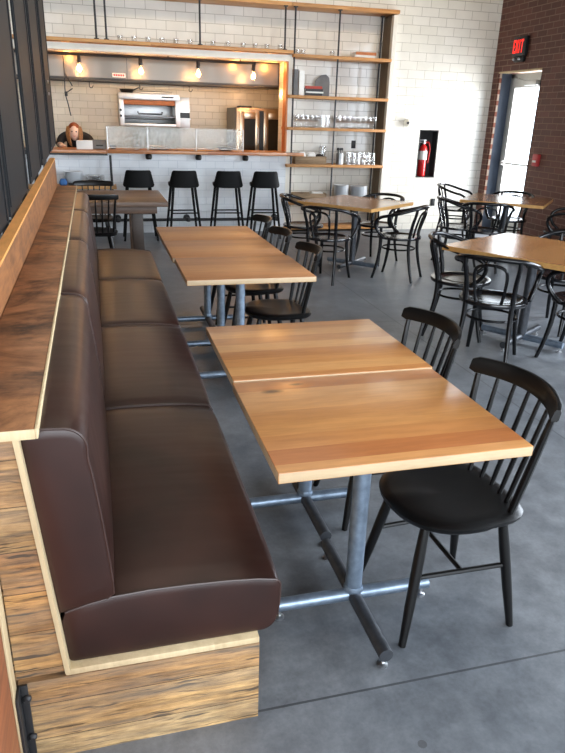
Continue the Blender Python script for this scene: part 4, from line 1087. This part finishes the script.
dl = [f for f in bm.faces if (lambda c: c.z < 1.455 and c.y < -.26)(f.calc_center_median()) or f.calc_center_median().z < 1.35]
bmesh.ops.delete(bm, geom=dl, context='FACES')
obj('hair', bm, M['hair'], P).location = (0, -.035, -.075)
bm = bmesh.new()
for s_ in (-1, 1):
    for k in range(7):
        x = s_*(.062+.006*k); tube(bm, [(x*.9, -.30, 1.47), (x*1.08, -.335+.006*k, 1.40), (x*1.0, -.36+.008*k, 1.30), (x*.75, -.37+.008*k, 1.20+.004*k)], [.010, .012, .011, .005], 7, sm=4)
obj('long_hair', bm, M['hair_l'], P).location = (0, -.035, -.06)

# ================================================================== LIGHT
wd = bpy.data.worlds.new('daylight'); scene.world = wd; wd.use_nodes = True
wd.node_tree.nodes['Background'].inputs[0].default_value = (.80, .90, 1, 1)
wd.node_tree.nodes['Background'].inputs[1].default_value = 9.0
def area(name, loc, rot, sx, sy, e, col, spread=PI):
    l = bpy.data.lights.new(name, 'AREA'); l.shape = 'RECTANGLE'; l.size = sx; l.size_y = sy; l.energy = e; l.color = col; l.spread = spread
    o = bpy.data.objects.new(name, l); COL.objects.link(o); o.location = loc; o.rotation_euler = rot; return o
cool = (.80, .89, 1.0)
for k, (a, b) in enumerate(((-2.2, 0), (.3, 2.6), (2.9, 5.3))):
    area('window_daylight', (RX+.5, (a+b)/2, 2.05), (0, PI/2, 0), 2.5, b-a, 330, cool)
for a, b in ((-2.6, .9), (1.1, 4.6)):
    area('street_daylight', ((a+b)/2, -3.3, 2.05), (PI/2, 0, 0), b-a, 2.9, 150, (.92, .96, 1.0))
area('door_daylight', (RX+.9, 9.0, 1.3), (0, PI/2+.0, 0), 2.2, 1.1, 480, (.95, .97, 1))
area('dining_overhead_fill', (.6, 3.0, 4.2), (0, 0, 0), 2.2, 5.0, 60, (1, .87, .70))  # unseen overhead fill, added to brighten the rail cap from above
area('left_room_light', (-3.8, 4, 2.6), (0, -PI/2, 0), 2, 5, 40, (1, .96, .9))
def spot(name, loc, tgt, e, col, ang=60, blend=.8, r=.15):
    l = bpy.data.lights.new(name, 'SPOT'); l.energy = e; l.color = col; l.spot_size = D(ang); l.spot_blend = blend; l.shadow_soft_size = r
    o = bpy.data.objects.new(name, l); COL.objects.link(o); o.location = loc
    d = Vector(tgt)-Vector(loc); o.rotation_euler = d.to_track_quat('-Z', 'Y').to_euler(); return o
warm = (1, .80, .56)
for x in (-.2, 1.4, 3.0, 4.6): spot('upper_wall_warm_fill', (x, 7.6, 4.1), (x, 9.85, 2.9), 90, warm, 80)  # added out-of-view spots that warm the upper tile wall
for x in (.3, 1.7): 
    spot('kitchen_lamp', (x, 10.9, 2.68), (x, 11.4, 1.2), 55, (1, .72, .45), 140, .6, .1)
def point(name, loc, e, col, r=.03):
    l = bpy.data.lights.new(name, 'POINT'); l.energy = e; l.color = col; l.shadow_soft_size = r
    o = bpy.data.objects.new(name, l); COL.objects.link(o); o.location = loc
for x in (-.17, .63, 1.41, 2.19): point('bulb_light', (x, FY+.15, 2.14), 16, (1, .58, .26))
point('kitchen_orange_fill', (2.45, 10.75, 1.95), 14, (1, .5, .18), .08)  # added orange point, no fixture, for the glow at the hood's right end
for x in (-.32, 2.0, 2.5): point('hood_glint_fill', (x, 10.12, 2.30), 7, (1, .45, .12), .04)  # added points without fixtures, placed to give the hood front orange glints

# ================================================================== CAMERA
yaw, pit, rol, Fpx = .269886604, .375108955, .0308254239, 655.02
f = Vector((math.sin(yaw)*math.cos(pit), math.cos(yaw)*math.cos(pit), -math.sin(pit)))
r = f.cross(Vector((0, 0, 1))).normalized(); u = r.cross(f)
r2 = math.cos(rol)*r+math.sin(rol)*u; u2 = -math.sin(rol)*r+math.cos(rol)*u
cd = bpy.data.cameras.new('camera'); cam = bpy.data.objects.new('camera', cd); COL.objects.link(cam)
cd.sensor_fit = 'HORIZONTAL'; cd.sensor_width = 36; cd.lens = Fpx/565*36; cd.clip_start = .05; cd.clip_end = 200
mw = Matrix((( r2.x, u2.x, -f.x, 0), (r2.y, u2.y, -f.y, 0), (r2.z, u2.z, -f.z, 1.6), (0, 0, 0, 1)))
cam.matrix_world = mw
scene.camera = cam
scene.view_settings.view_transform = 'Standard'; scene.view_settings.look = 'None'
scene.view_settings.exposure = -0.5; scene.view_settings.gamma = 1.0; scene.view_settings.use_curve_mapping = False
scene.render.film_transparent = False
try:
    scene.cycles.use_denoising = True; scene.cycles.sample_clamp_indirect = 6; scene.cycles.caustics_reflective = False; scene.cycles.caustics_refractive = False
    scene.cycles.max_bounces = 8; scene.cycles.transparent_max_bounces = 16
except Exception: pass
bpy.context.view_layer.update()
